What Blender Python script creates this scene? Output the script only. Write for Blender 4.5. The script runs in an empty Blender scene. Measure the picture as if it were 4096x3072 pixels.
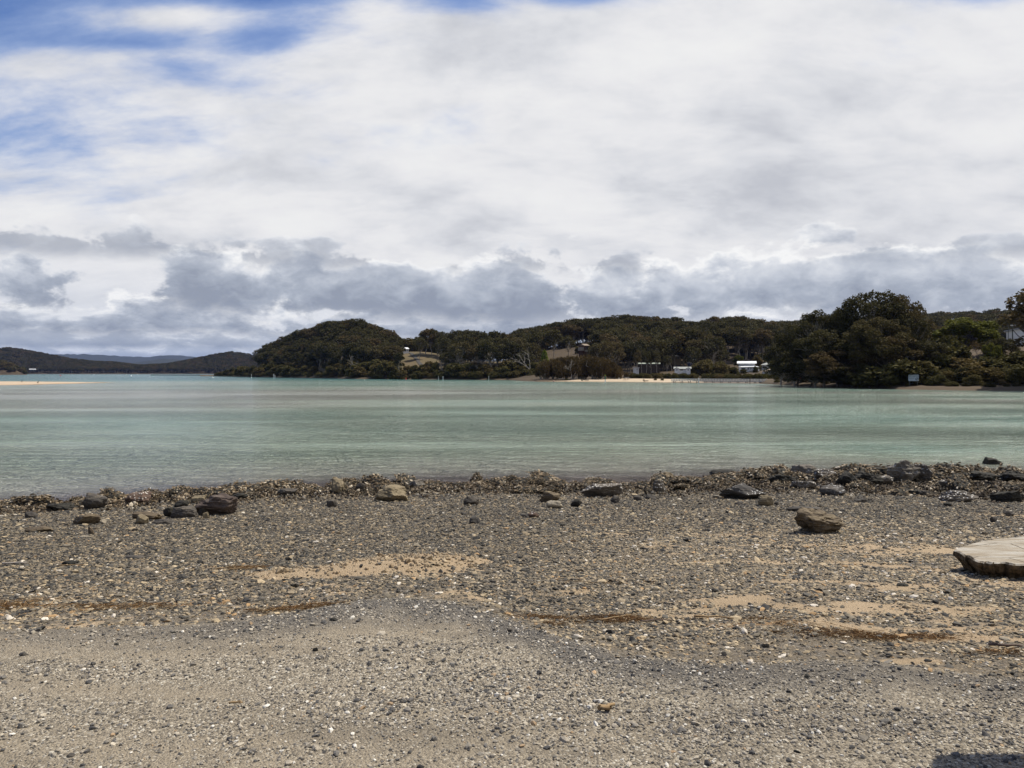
import bpy, bmesh, math, random
import numpy as np
from mathutils import Vector, Matrix

# ------------------------------------------------------------------ camera, sky, sun
SC = bpy.context.scene
COL = SC.collection
H = 2.9            # height of the lens above the water
F = 3100.0         # focal length in photo pixels
CX, HY = 2048.0, 1491.0
cam_d = bpy.data.cameras.new('camera')
cam = bpy.data.objects.new('camera', cam_d)
COL.objects.link(cam)
cam.location = (0, 0, H)
cam.rotation_euler = (math.radians(90), 0, 0)
cam_d.sensor_width = 36.0
cam_d.lens = 36.0 * F / 4096.0
cam_d.shift_y = -(1536.0 - HY) / 4096.0
cam_d.clip_start = 0.05
cam_d.clip_end = 30000
SC.camera = cam
SC.view_settings.view_transform = 'Standard'
SC.view_settings.look = 'None'
SC.view_settings.exposure = 0.12
SC.view_settings.gamma = 1.0
SC.view_settings.use_curve_mapping = False
SC.render.engine = 'CYCLES'
SC.cycles.max_bounces = 5
SC.cycles.diffuse_bounces = 2
SC.cycles.glossy_bounces = 2
SC.cycles.transmission_bounces = 2
SC.cycles.transparent_max_bounces = 4
SC.cycles.volume_bounces = 0
SC.cycles.caustics_reflective = False
SC.cycles.caustics_refractive = False

SUN_EL, SUN_AZ = math.radians(62), math.radians(60)     # ahead of the lens and to its right


# ---- node helpers
def N(t, typ, ins=None, **kw):
    n = t.nodes.new(typ)
    for k, v in kw.items():
        setattr(n, k, v)
    for k, v in (ins or {}).items():
        s = n.inputs[k]
        if isinstance(v, bpy.types.NodeSocket):
            t.links.new(v, s)
        else:
            s.default_value = v
    return n


def MA(t, op, a, b=0.0, c=0.0, clamp=False):
    return N(t, 'ShaderNodeMath', {0: a, 1: b, 2: c}, operation=op, use_clamp=clamp).outputs[0]


def VM(t, op, a, b=(0, 0, 0)):
    return N(t, 'ShaderNodeVectorMath', {0: a, 1: b}, operation=op).outputs[0]


def noise(t, vec, scale, detail=4.0, rough=0.55, dist=0.0, out=0):
    ins = {'Scale': scale, 'Detail': detail, 'Roughness': rough, 'Distortion': dist}
    if vec is not None:
        ins['Vector'] = vec
    return N(t, 'ShaderNodeTexNoise', ins).outputs[out]


def voro(t, vec, scale, feature='F1', out='Distance', rand=1.0):
    ins = {'Scale': scale, 'Randomness': rand}
    if vec is not None:
        ins['Vector'] = vec
    return N(t, 'ShaderNodeTexVoronoi', ins, feature=feature).outputs[out]


def mapr(t, v, a, b, c=0.0, d=1.0, smooth=True):
    return N(t, 'ShaderNodeMapRange', {0: v, 1: a, 2: b, 3: c, 4: d},
             interpolation_type='SMOOTHSTEP' if smooth else 'LINEAR').outputs[0]


def mixc(t, f, a, b, blend='MIX'):
    def c4(v):
        return v if isinstance(v, bpy.types.NodeSocket) else (*v, 1.0)
    return N(t, 'ShaderNodeMix', {0: f, 6: c4(a), 7: c4(b)}, data_type='RGBA', blend_type=blend).outputs[2]


def ramp(t, f, stops, interp='LINEAR'):
    n = N(t, 'ShaderNodeValToRGB', {0: f})
    cr = n.color_ramp
    cr.interpolation = interp
    while len(cr.elements) < len(stops):
        cr.elements.new(0.5)
    for e, (p, c) in zip(cr.elements, stops):
        e.position = p
        e.color = (*c, 1.0)
    return n.outputs[0]


def comb(t, x, y, z):
    return N(t, 'ShaderNodeCombineXYZ', {0: x, 1: y, 2: z}).outputs[0]


def build_world():
    w = bpy.data.worlds.new('World')
    SC.world = w
    w.use_nodes = True
    t = w.node_tree
    t.nodes.clear()
    tc = N(t, 'ShaderNodeTexCoord')
    d = VM(t, 'NORMALIZE', tc.outputs['Generated'])
    sx = N(t, 'ShaderNodeSeparateXYZ', {0: d})
    x, y, z = sx.outputs
    zc = MA(t, 'MAXIMUM', z, 0.0)
    fwd = mapr(t, y, 0.05, 0.3)
    ys = MA(t, 'MAXIMUM', y, 0.12)
    u = MA(t, 'DIVIDE', x, ys)
    v = MA(t, 'DIVIDE', z, ys)

    def blob(px, py, wx, wy, amp):
        a = MA(t, 'DIVIDE', MA(t, 'SUBTRACT', u, (px - CX) / F), wx / F)
        b = MA(t, 'DIVIDE', MA(t, 'SUBTRACT', v, (HY - py) / F), wy / F)
        r = MA(t, 'ADD', MA(t, 'MULTIPLY', a, a), MA(t, 'MULTIPLY', b, b))
        g = MA(t, 'POWER', 2.718, MA(t, 'MULTIPLY', r, -1.0))
        return MA(t, 'MULTIPLY', MA(t, 'MULTIPLY', g, amp), fwd)

    def total(items):
        s = None
        for it in items:
            g = blob(*it)
            s = g if s is None else MA(t, 'ADD', s, g)
        return s

    def plane(off, sxx, syy, dz=None):
        zz = zc if dz is None else MA(t, 'ADD', zc, dz)
        k = MA(t, 'ADD', zz, off)
        return comb(t, MA(t, 'MULTIPLY', MA(t, 'DIVIDE', x, k), sxx), MA(t, 'MULTIPLY', MA(t, 'DIVIDE', y, k), syy), 0.0)

    sky = N(t, 'ShaderNodeTexSky', sky_type='NISHITA', sun_disc=False)
    sky.sun_elevation = SUN_EL
    sky.sun_rotation = SUN_AZ
    sky.air_density = 1.3
    sky.dust_density = 0.4
    sky.ozone_density = 4.0
    blue = mixc(t, 1.0, sky.outputs[0], (0.50, 0.62, 0.92), 'MULTIPLY')
    # thin high sheet of cloud, torn open towards the upper left
    pu = plane(0.34, 1.0, 1.0)
    rot = N(t, 'ShaderNodeMapping', {0: pu, 2: (0, 0, math.radians(32)), 3: (1.0, 2.1, 1.0)}).outputs[0]
    n1 = noise(t, rot, 2.1, 8.0, 0.60, 0.25)
    n2 = noise(t, pu, 7.0, 7.0, 0.62, 0.2)
    cov = MA(t, 'ADD', MA(t, 'ADD', n1, 0.02), MA(t, 'MULTIPLY', MA(t, 'SUBTRACT', n2, 0.5), 0.24))
    cov = MA(t, 'ADD', cov, MA(t, 'MULTIPLY', mapr(t, u, -0.7, 0.15), 0.33))
    cov = MA(t, 'SUBTRACT', cov, MA(t, 'MULTIPLY', mapr(t, v, 0.20, 0.5), 0.06))
    cov = MA(t, 'ADD', cov, MA(t, 'MULTIPLY', mapr(t, v, 0.33, 0.12), 0.30))
    cov = MA(t, 'SUBTRACT', cov, total([(40, 60, 330, 150, 0.26), (60, 560, 260, 60, 0.05), (520, 170, 260, 36, 0.20), (300, 570, 260, 130, 0.04),
                                        (1150, -30, 520, 60, 0.34), (2330, -30, 260, 70, 0.40), (3900, -40, 260, 70, 0.34),
                                        (1080, 170, 150, 60, 0.13), (2130, 330, 120, 90, 0.12), (700, 280, 160, 60, 0.10),
                                        (1850, -20, 170, 70, 0.25), (760, 500, 200, 70, 0.05)]))
    cov = MA(t, 'ADD', cov, total([(700, 60, 260, 50, 0.18), (1000, 250, 600, 60, 0.10), (500, 420, 400, 90, 0.10), (150, 270, 200, 60, 0.10)]))
    cov = MA(t, 'SUBTRACT', cov, MA(t, 'MULTIPLY', mapr(t, z, 0.43, 0.75), 0.34))
    veil = mapr(t, cov, 0.14, 0.74)
    n3 = noise(t, plane(0.34, 1.0, 1.5), 3.0, 8.0, 0.60, 0.2)
    vb = mapr(t, n3, 0.16, 0.70)
    shade = total([(3700, 880, 900, 200, 0.28), (2900, 700, 900, 130, 0.10), (3900, 420, 400, 90, 0.12), (3300, 640, 700, 90, 0.10)])
    vb = MA(t, 'SUBTRACT', vb, shade)
    vcol = ramp(t, vb, [(0.0, (5.0, 5.15, 5.6)), (0.45, (6.6, 6.7, 7.0)), (0.75, (7.5, 7.5, 7.65)), (1.0, (8.0, 8.0, 8.0))])
    soft = mixc(t, mapr(t, veil, 0.35, 1.0), (4.2, 5.2, 7.3), vcol)
    base = mixc(t, veil, blue, soft)
    # banks of cumulus above the horizon, far rows first: billowing heads, flat grey bellies
    hl = MA(t, 'SQRT', MA(t, 'ADD', MA(t, 'MULTIPLY', x, x), MA(t, 'MULTIPLY', y, y)))
    hx, hy_ = MA(t, 'DIVIDE', x, hl), MA(t, 'DIVIDE', y, hl)
    e = MA(t, 'DIVIDE', zc, hl)
    wob = noise(t, comb(t, hx, hy_, 0.0), 4.0, 3.0, 0.5)
    low = mixc(t, mapr(t, e, 0.16, 0.03, 0.0, 0.75), base, (7.0, 7.25, 7.75))
    BL = {4: [(1000, 1030, 330, 70, 0.34), (1750, 1130, 520, 100, 0.42), (1880, 1000, 130, 50, 0.22), (2560, 1060, 230, 100, 0.34), (3050, 1080, 330, 120, 0.26),
              (3650, 1060, 480, 150, 0.42), (3100, 1150, 700, 90, 0.2), (100, 1110, 330, 60, 0.16), (2230, 1130, 80, 60, -0.4), (1330, 1030, 120, 70, -0.25),
              (590, 1090, 90, 90, -0.3), (1400, 1250, 200, 20, -0.25), (3800, 1215, 170, 40, -0.3)],
          5: [(60, 1000, 150, 30, 0.45), (500, 870, 110, 50, 0.30), (1000, 960, 250, 35, 0.25), (2320, 945, 70, 25, 0.25), (700, 500, 0.1, 0.1, 0.0), (3300, 930, 250, 40, 0.22), (4000, 960, 200, 50, 0.3)]}
    rows = [(0.002, 0.014, 30.0, 0.45, 2.6), (0.013, 0.018, 21.0, 0.44, 2.6), (0.027, 0.024, 15.0, 0.44, 2.5), (0.044, 0.036, 10.0, 0.45, 2.2),
            (0.070, 0.080, 7.6, 0.566, 1.7), (0.135, 0.050, 9.0, 0.62, 1.7)]
    for k, (vb_, A, f, thr, st) in enumerate(rows):
        eb = MA(t, 'SUBTRACT', e, MA(t, 'ADD', vb_ - 0.5 * A * 0.8, MA(t, 'MULTIPLY', wob, A * 0.8)))
        hgt = MA(t, 'DIVIDE', eb, A)
        vec = comb(t, MA(t, 'ADD', MA(t, 'MULTIPLY', hx, f), 7.3 * k), MA(t, 'MULTIPLY', hy_, f), MA(t, 'MULTIPLY', e, f * st))
        nb = noise(t, vec, 1.0, 9.0, 0.59, 0.15)
        den = MA(t, 'SUBTRACT', nb, MA(t, 'MULTIPLY', MA(t, 'MAXIMUM', hgt, 0.0), 0.20))
        if k in BL:
            den = MA(t, 'ADD', den, MA(t, 'MULTIPLY', total(BL[k]), 0.5))
        al = mapr(t, den, thr - 0.165, thr - 0.095)
        al = MA(t, 'MULTIPLY', al, mapr(t, MA(t, 'ADD', hgt, MA(t, 'MULTIPLY', nb, 0.7)), 0.05, 0.55))
        # brightness: belly to head, broken by the billows
        hv = MA(t, 'MINIMUM', hgt, 1.3)
        br = MA(t, 'ADD', MA(t, 'MULTIPLY', hv, 0.66), MA(t, 'MULTIPLY', MA(t, 'SUBTRACT', nb, 0.5), -0.75))
        br = MA(t, 'ADD', br, MA(t, 'MULTIPLY', mapr(t, den, thr - 0.02, thr - 0.15), mapr(t, hv, 0.2, 0.75, 0.06, 0.46)))
        if k >= 3:
            bil = noise(t, vec, 3.1, 5.0, 0.6, 0.3)
            br = MA(t, 'ADD', br, MA(t, 'MULTIPLY', MA(t, 'SUBTRACT', bil, 0.5), 0.95))
        br = MA(t, 'ADD', br, mapr(t, u, 0.0, 0.6, -0.02, 0.08))
        ccol = ramp(t, br, [(0.0, (2.3, 2.65, 3.4)), (0.22, (3.4, 3.8, 4.55)), (0.45, (5.1, 5.45, 6.1)), (0.7, (7.0, 7.2, 7.55)), (0.95, (8.8, 8.8, 8.75))])
        low = mixc(t, MA(t, 'MULTIPLY', al, 0.90 if k < 5 else 0.6), low, ccol)
    # pale bluish air right on the horizon
    low = mixc(t, mapr(t, v, 0.055, 0.0, 0.0, 0.55), low, (4.3, 5.1, 6.6))
    # below the horizon: dull water colour
    fin = mixc(t, mapr(t, z, -0.01, 0.0), (2.0, 2.4, 2.4), low)
    bg = N(t, 'ShaderNodeBackground', {0: fin, 1: 0.1})
    out = N(t, 'ShaderNodeOutputWorld', {0: bg.outputs[0]})


build_world()
sun_d = bpy.data.lights.new('sun', 'SUN')
sun_d.energy = 5.0
sun_d.angle = math.radians(0.53)
sun_d.color = (1.0, 0.935, 0.82)
sun = bpy.data.objects.new('sun', sun_d)
COL.objects.link(sun)
sd = Vector((math.sin(SUN_AZ) * math.cos(SUN_EL), math.cos(SUN_AZ) * math.cos(SUN_EL), math.sin(SUN_EL)))
sun.rotation_euler = sd.to_track_quat('Z', 'Y').to_euler()


# ------------------------------------------------------------------ numpy noise and mesh helpers
RNG = np.random.default_rng(7)


def _h(ix, iy, iz, seed):
    n = (ix * 374761393 + iy * 668265263 + iz * 2147483647 + seed * 144269) & 0xFFFFFFFF
    n = ((n ^ (n >> 13)) * 1274126177) & 0xFFFFFFFF
    n = ((n ^ (n >> 16)) * 2246822519) & 0xFFFFFFFF
    return ((n ^ (n >> 15)) & 0xFFFF) / 65535.0


def vnoise(x, y, z=0.0, seed=0):
    x, y, z = np.broadcast_arrays(np.asarray(x, float), np.asarray(y, float), np.asarray(z, float))
    ix, iy, iz = np.floor(x).astype(np.int64), np.floor(y).astype(np.int64), np.floor(z).astype(np.int64)
    fx, fy, fz = x - ix, y - iy, z - iz
    fx, fy, fz = fx * fx * (3 - 2 * fx), fy * fy * (3 - 2 * fy), fz * fz * (3 - 2 * fz)
    r = 0
    for dx in (0, 1):
        for dy in (0, 1):
            for dz in (0, 1):
                w = (fx if dx else 1 - fx) * (fy if dy else 1 - fy) * (fz if dz else 1 - fz)
                r = r + w * _h(ix + dx, iy + dy, iz + dz, seed)
    return r * 2 - 1


def fbm(x, y, z=0.0, seed=0, octs=4):
    r, a = 0, 0.5
    x, y, z = np.asarray(x, float), np.asarray(y, float), np.asarray(z, float)
    for o in range(octs):
        r = r + a * vnoise(x * 2 ** o + 13.7 * o, y * 2 ** o, z * 2 ** o, seed + o)
        a *= 0.5
    return r


def sstep(a, b, x):
    t = np.clip((np.asarray(x, float) - a) / (b - a), 0, 1)
    return t * t * (3 - 2 * t)


def tag(o, label=None, cat=None, group=None, kind=None):
    if label:
        o['label'] = label
    if cat:
        o['category'] = cat
    if group:
        o['group'] = group
    if kind:
        o['kind'] = kind
    return o


def empty(name, loc, rz=0.0, label=None, cat=None, group=None, scale=None):
    o = bpy.data.objects.new(name, None)
    COL.objects.link(o)
    o.location = loc
    o.rotation_euler = (0, 0, rz)
    o.empty_display_size = 0.2
    if scale is not None:
        o.scale = scale if hasattr(scale, '__len__') else (scale,) * 3
    return tag(o, label, cat, group)


def link(name, me, parent=None, loc=None):
    o = bpy.data.objects.new(name, me)
    COL.objects.link(o)
    if parent is not None:
        o.parent = parent
    if loc is not None:
        o.location = loc
    return o


def mesh_np(name, V, Fc, mat=None, smooth=False):
    """V (n,3); Fc (m,3) or (m,4) array, or a list of such arrays."""
    me = bpy.data.meshes.new(name)
    V = np.asarray(V, np.float32)
    Fs = [np.asarray(f, np.int32) for f in (Fc if isinstance(Fc, (list, tuple)) else [Fc]) if len(f)]
    loops = np.concatenate([f.ravel() for f in Fs])
    tot = np.concatenate([np.full(len(f), f.shape[1], np.int32) for f in Fs])
    st = np.concatenate([[0], np.cumsum(tot)[:-1]]).astype(np.int32)
    me.vertices.add(len(V))
    me.vertices.foreach_set('co', V.ravel())
    me.loops.add(len(loops))
    me.loops.foreach_set('vertex_index', loops)
    me.polygons.add(len(tot))
    me.polygons.foreach_set('loop_start', st)
    me.polygons.foreach_set('use_smooth', np.full(len(tot), smooth, bool))
    me.update(calc_edges=True)
    me.validate()
    if mat:
        me.materials.append(mat)
    return me


class MB:
    """Collects boxes, tubes and free faces into one mesh."""
    def __init__(self):
        self.v, self.q, self.t, self.n = [], [], [], 0

    def add(self, V, Fc):
        V = np.asarray(V, float)
        Fc = np.asarray(Fc, int)
        (self.q if Fc.shape[1] == 4 else self.t).append(Fc + self.n)
        self.v.append(V)
        self.n += len(V)
        return self

    def box(self, c, s, rz=0.0):
        x, y, z = np.array(s) / 2.0
        V = np.array([[a * x, b * y, d * z] for d in (-1, 1) for b in (-1, 1) for a in (-1, 1)])
        if rz:
            cs, sn = math.cos(rz), math.sin(rz)
            V = V @ np.array([[cs, sn, 0], [-sn, cs, 0], [0, 0, 1]])
        return self.add(V + np.array(c), [[0, 2, 3, 1], [4, 5, 7, 6], [0, 1, 5, 4], [2, 6, 7, 3], [0, 4, 6, 2], [1, 3, 7, 5]])

    def prism(self, poly, y0, y1, axis='y'):
        """closed outline [(a,b)] pushed along an axis"""
        n = len(poly)
        P = []
        for yy in (y0, y1):
            for a, b in poly:
                P.append((a, yy, b) if axis == 'y' else ((yy, a, b) if axis == 'x' else (a, b, yy)))
        self.add(P, [[i, (i + 1) % n, n + (i + 1) % n, n + i] for i in range(n)])
        c0, c1 = np.mean(P[:n], 0), np.mean(P[n:], 0)
        self.add(list(P[:n]) + [c0], [[(i + 1) % n, i, n] for i in range(n)])
        self.add(list(P[n:]) + [c1], [[i, (i + 1) % n, n] for i in range(n)])
        return self

    def tube(self, P, R, k=6, cap=True):
        P = np.asarray(P, float)
        R = np.full(len(P), R) if np.isscalar(R) else np.asarray(R, float)
        T = np.gradient(P, axis=0)
        T /= np.linalg.norm(T, axis=1, keepdims=True) + 1e-9
        ref = np.array([0, 0, 1.0]) if abs(T[0][2]) < 0.8 else np.array([1.0, 0, 0])
        rings = []
        a = np.arange(k) / k * 2 * math.pi
        for p, tt, r in zip(P, T, R):
            n1 = np.cross(tt, ref)
            n1 /= np.linalg.norm(n1) + 1e-9
            n2 = np.cross(tt, n1)
            rings.append(p + r * (np.cos(a)[:, None] * n1 + np.sin(a)[:, None] * n2))
        V = np.concatenate(rings)
        Fq = [[i * k + j, i * k + (j + 1) % k, (i + 1) * k + (j + 1) % k, (i + 1) * k + j]
              for i in range(len(P) - 1) for j in range(k)]
        if cap:
            n = len(V)
            V = np.concatenate([V, [P[0]], [P[-1]]])
            self.add(V, Fq)
            m = (len(P) - 1) * k
            off = self.n - len(V)
            self.t.append(np.array([[j + 0, n, (j + 1) % k] for j in range(k)]) + off)
            self.t.append(np.array([[m + j, m + (j + 1) % k, n + 1] for j in range(k)]) + off)
            return self
        return self.add(V, Fq)

    def mesh(self, name, mat, smooth=False):
        fs = []
        if self.q:
            fs.append(np.concatenate(self.q))
        if self.t:
            fs.append(np.concatenate(self.t))
        return mesh_np(name, np.concatenate(self.v), fs, mat, smooth)

    def build(self, name, mat, parent=None, loc=None, smooth=False):
        return link(name, self.mesh(name, mat, smooth), parent, loc)


_ico = {}


def ico(sub):
    if sub not in _ico:
        bm = bmesh.new()
        bmesh.ops.create_icosphere(bm, subdivisions=sub, radius=1.0)
        V = np.array([v.co[:] for v in bm.verts])
        Fc = np.array([[v.index for v in f.verts] for f in bm.faces])
        bm.free()
        _ico[sub] = (V, Fc)
    return _ico[sub]


# ------------------------------------------------------------------ where a photo pixel lands
def at(px, py, D):
    return np.array([(px - CX) / F * D, D, H - (py - HY) / F * D])


def shore_y(x):
    X = [-60, -26, -17, -11.7, -8.0, -2.4, 3.2, 7.0, 11.6, 14.9, 20, 30, 70]
    Y = [6.0, 12, 14.2, 15.6, 17.6, 19.4, 19.5, 20.4, 20.7, 20.2, 19.6, 18, 9]
    return np.interp(x, X, Y)


def lot_y(x):
    X = [-40, -10, -3.15, -1.9, -1.4, -1.0, -.7, -.35, -.1, .23, .63, 1.16, 2.02, 2.66, 6, 40]
    Y = [3.6, 4.5, 4.80, 4.92, 5.14, 5.38, 5.46, 5.38, 5.1, 4.72, 4.40, 4.22, 4.3, 4.0, 3.9, 3.0]
    return np.interp(x, X, Y)


LOT_Z = 1.30


def ground_z(x, y, fine=True):
    x, y = np.asarray(x, float), np.asarray(y, float)
    ye, yw = lot_y(x) + 0.10 * fbm(x * 1.3, y * 1.3, 0, 5), shore_y(x)
    t = (y - ye) / (yw - ye)
    z = np.where(t < 0, LOT_Z, LOT_Z * (1 - 0.90 * np.clip(t, 0, 1.0) - 0.10 * np.clip(t, 0, 1.0) ** 2))
    z = z - 0.035 * sstep(0.0, 0.18, y - ye)
    z = np.where(t > 1, -0.02 - (y - yw) * 0.055, z)
    z = np.maximum(z, -1.2 - 0.3 * sstep(40, 400, y))
    beach = sstep(0.1, 0.9, y - ye) * sstep(40, 26, y)
    z = z + beach * 0.05 * fbm(x * 0.45, y * 0.6, 0, 11)
    z = z + 0.012 * fbm(x * 0.8, y * 0.8, 0, 21) * sstep(30, 20, np.abs(y))
    # the low heap of loose sand
    m = sand_heap(x, y)
    z = z + 0.10 * m + 0.035 * m * fbm(x * 5, y * 7, 0, 31)
    # lumpy oyster bank along the water
    ob = oyster_band(x, y)
    z = z + ob * (0.07 + 0.20 * fbm(x * 1.1, y * 1.4, 0, 41) + 0.08 * fbm(x * 3, y * 3, 0, 42))
    if fine:
        z = z + 0.006 * fbm(x * 6, y * 6, 0, 51) * sstep(30, 20, np.abs(y))
    return z


def sand_heap(x, y):
    a = np.exp(-(((x + 0.95) / 0.62) ** 2 + ((y - 7.15 - 0.25 * (x + 0.9)) / 0.40) ** 2) ** 1.5)
    b = 0.55 * np.exp(-(((x + 1.75) / 0.65) ** 2 + ((y - 6.72 - 0.15 * (x + 1.75)) / 0.20) ** 2) ** 1.5)
    return np.clip(a + b, 0, 1)


def oyster_in(x):
    X = [-60, -11.0, -6.5, -3.2, -0.3, 2.6, 5.8, 7.5, 8.8, 9.9, 14, 70]
    Y = [4.0, 1.8, 2.7, 2.6, 2.4, 2.5, 3.0, 3.7, 4.9, 5.7, 6.2, 6]
    return shore_y(x) - np.interp(x, X, Y)


def oyster_band(x, y):
    lo, hi = oyster_in(x), shore_y(x)
    return sstep(-0.3, 0.9, y - lo + 0.5 * fbm(x * 0.8, y * 0.8, 0, 61)) * sstep(0.9, 0.1, y - hi + 0.4 * fbm(x * 1.1, y, 0, 62))


def hit(px, py, zoff=0.0):
    """point where the sight line through a photo pixel meets the beach"""
    D = np.linspace(2.2, 40, 3000)
    z = H - (py - HY) / F * D
    g = ground_z((px - CX) / F * D, D, False) + zoff
    k = int(np.argmax(z <= g))
    D0 = D[k]
    return np.array([(px - CX) / F * D0, D0, g[k]])


# ------------------------------------------------------------------ materials
def new_mat(name):
    m = bpy.data.materials.new(name)
    m.use_nodes = True
    t = m.node_tree
    t.nodes.clear()
    return m, t


def finish(t, color, rough=0.9, bump=None, bstr=0.5, bdist=0.02, spec=0.3, **kw):
    ins = {'Base Color': color if isinstance(color, bpy.types.NodeSocket) else (*color, 1), 'Roughness': rough,
           'Specular IOR Level': spec}
    if bump is not None:
        b = N(t, 'ShaderNodeBump', {'Height': bump, 'Strength': bstr, 'Distance': bdist})
        ins['Normal'] = b.outputs[0]
    ins.update(kw)
    p = N(t, 'ShaderNodeBsdfPrincipled', ins)
    N(t, 'ShaderNodeOutputMaterial', {0: p.outputs[0]})
    return p


def plain(name, col, rough=0.6, spec=0.3, vary=0.15, scale=6.0, metal=0.0):
    m, t = new_mat(name)
    tc = N(t, 'ShaderNodeTexCoord')
    n = noise(t, tc.outputs['Object'], scale, 4, 0.6)
    c = mixc(t, mapr(t, n, 0.3, 0.7), tuple(v * (1 - vary) for v in col), tuple(min(1, v * (1 + vary)) for v in col))
    finish(t, c, rough, None, spec=spec, Metallic=metal)
    return m


def leaf_mat(name, c1, c2, trans=0.22, tip=None):
    m, t = new_mat(name)
    g = N(t, 'ShaderNodeNewGeometry')
    oi = N(t, 'ShaderNodeObjectInfo')
    f = MA(t, 'ADD', MA(t, 'MULTIPLY', g.outputs['Random Per Island'], 0.55), MA(t, 'MULTIPLY', oi.outputs['Random'], 0.45))
    c = mixc(t, f, c1, c2)
    if tip:
        c = mixc(t, mapr(t, oi.outputs['Random'], 0.62, 1.0, 0.0, 0.7, False), c, tip)
    d = N(t, 'ShaderNodeBsdfPrincipled', {'Base Color': c, 'Roughness': 0.8, 'Specular IOR Level': 0.08})
    tr = N(t, 'ShaderNodeBsdfTranslucent', {0: c})
    mx = N(t, 'ShaderNodeMixShader', {0: trans, 1: d.outputs[0], 2: tr.outputs[0]})
    N(t, 'ShaderNodeOutputMaterial', {0: mx.outputs[0]})
    return m


def bark_mat(name, c1, c2, scale=2.0):
    m, t = new_mat(name)
    tc = N(t, 'ShaderNodeTexCoord')
    mp = N(t, 'ShaderNodeMapping', {0: tc.outputs['Object'], 3: (1, 1, 0.25)}).outputs[0]
    n = noise(t, mp, scale, 5, 0.6)
    finish(t, mixc(t, mapr(t, n, 0.35, 0.65), c1, c2), 0.85)
    return m


def stone_inst_mat(name, rough=0.85):
    """stones scattered by geometry nodes carry their own colour"""
    m, t = new_mat(name)
    a = N(t, 'ShaderNodeAttribute', attribute_type='INSTANCER', attribute_name='tint')
    tc = N(t, 'ShaderNodeTexCoord')
    n = noise(t, tc.outputs['Object'], 2.2, 3, 0.6)
    c = mixc(t, 1.0, a.outputs['Color'], ramp(t, n, [(0.3, (0.72, 0.72, 0.72)), (0.7, (1.25, 1.25, 1.25))]), 'MULTIPLY')
    finish(t, c, rough, spec=0.35)
    return m


def rock_mat(name, c1, c2, c3, bed=(0.3, 0.2, 1.0), bscale=9.0, speck=0.0, speck_col=(0.55, 0.52, 0.46), dark_low=0.0, wet=0.0):
    m, t = new_mat(name)
    tc = N(t, 'ShaderNodeTexCoord')
    o = tc.outputs['Object']
    g = N(t, 'ShaderNodeNewGeometry')
    n1 = noise(t, o, 3.5, 7, 0.62)
    mp = N(t, 'ShaderNodeMapping', {0: o, 2: (bed[0], bed[1], 0), 3: (1.0, 1.0, bscale)}).outputs[0]
    n2 = noise(t, mp, 2.4, 5, 0.6, 0.4)
    n3 = noise(t, o, 30.0, 4, 0.65)
    c = mixc(t, mapr(t, n1, 0.34, 0.66), c1, c2)
    c = mixc(t, mapr(t, n2, 0.48, 0.66), c, c3)
    c = mixc(t, mapr(t, n3, 0.55, 0.75, 0, 0.45), c, tuple(v * 0.4 for v in c1))
    if dark_low:      # weed and oyster stain creeping up from the waterline
        z = N(t, 'ShaderNodeSeparateXYZ', {0: g.outputs['Position']}).outputs[2]
        z = MA(t, 'ADD', z, MA(t, 'MULTIPLY', MA(t, 'SUBTRACT', n1, 0.5), 0.25))
        c = mixc(t, mapr(t, z, dark_low, dark_low - 0.12, 0, 0.9), c, (0.022, 0.018, 0.012))
    if speck:
        v = voro(t, o, 22.0)
        s = MA(t, 'MULTIPLY', mapr(t, v, 0.36, 0.26), mapr(t, n1, 0.62 - speck * 0.3, 0.70 - speck * 0.3))
        up = N(t, 'ShaderNodeSeparateXYZ', {0: g.outputs['Normal']}).outputs[2]
        s = MA(t, 'MULTIPLY', s, mapr(t, up, -0.1, 0.35))
        c = mixc(t, s, c, speck_col)
    h = MA(t, 'ADD', MA(t, 'MULTIPLY', n2, 0.8), MA(t, 'ADD', n1, MA(t, 'MULTIPLY', n3, 0.3)))
    finish(t, c, 0.85 - wet * 0.4, h, 0.9, 0.03, spec=0.3)
    return m


# ------------------------------------------------------------------ the near beach
def patch_world(px, py, wx, wy):
    p = hit(px, py)
    D = p[1]
    return p[0], D, wx / F * D, wy * D * D / ((H - p[2]) * F)


SAND = [(3030, 2145, 170, 16, .7), (3650, 2195, 190, 32, 1.0), (3330, 2255, 260, 18, .8), (3640, 2345, 260, 26, .8), (4010, 2065, 120, 20, .9),
        (2640, 2390, 260, 22, .6), (3850, 2435, 330, 22, .7), (3560, 2520, 330, 14, .7), (2230, 2440, 170, 9, .8), (2300, 2365, 300, 22, .6),
        (1150, 2375, 300, 22, .6), (200, 2475, 330, 12, .5), (2450, 2135, 160, 10, .5), (3100, 2330, 260, 14, .5), (2800, 2470, 230, 12, .6),
        (1730, 2265, 170, 40, .5), (1250, 2345, 230, 18, .7), (3900, 2560, 250, 14, .7), (2000, 2385, 250, 12, .5), (2500, 2440, 330, 14, .7),
        (3000, 2250, 350, 22, .55), (3450, 2430, 420, 26, .6), (3950, 2330, 300, 24, .6), (2900, 2400, 300, 20, .6), (3250, 2175, 260, 14, .5)]
RUST = [(2150, 2478, 110, 12, 1.0), (2330, 2318, 190, 12, .55), (120, 2428, 330, 15, .9), (680, 2418, 320, 11, .9), (2950, 2498, 230, 14, .9),
        (3480, 2548, 330, 12, .7), (4000, 2600, 150, 12, .8), (1180, 2432, 160, 9, .7), (950, 2275, 120, 6, .6), (2460, 2480, 120, 9, .7)]
SAND_W = [(*patch_world(*s[:4]), s[4]) for s in SAND]
RUST_W = [(*patch_world(*s[:4]), s[4]) for s in RUST]


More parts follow.
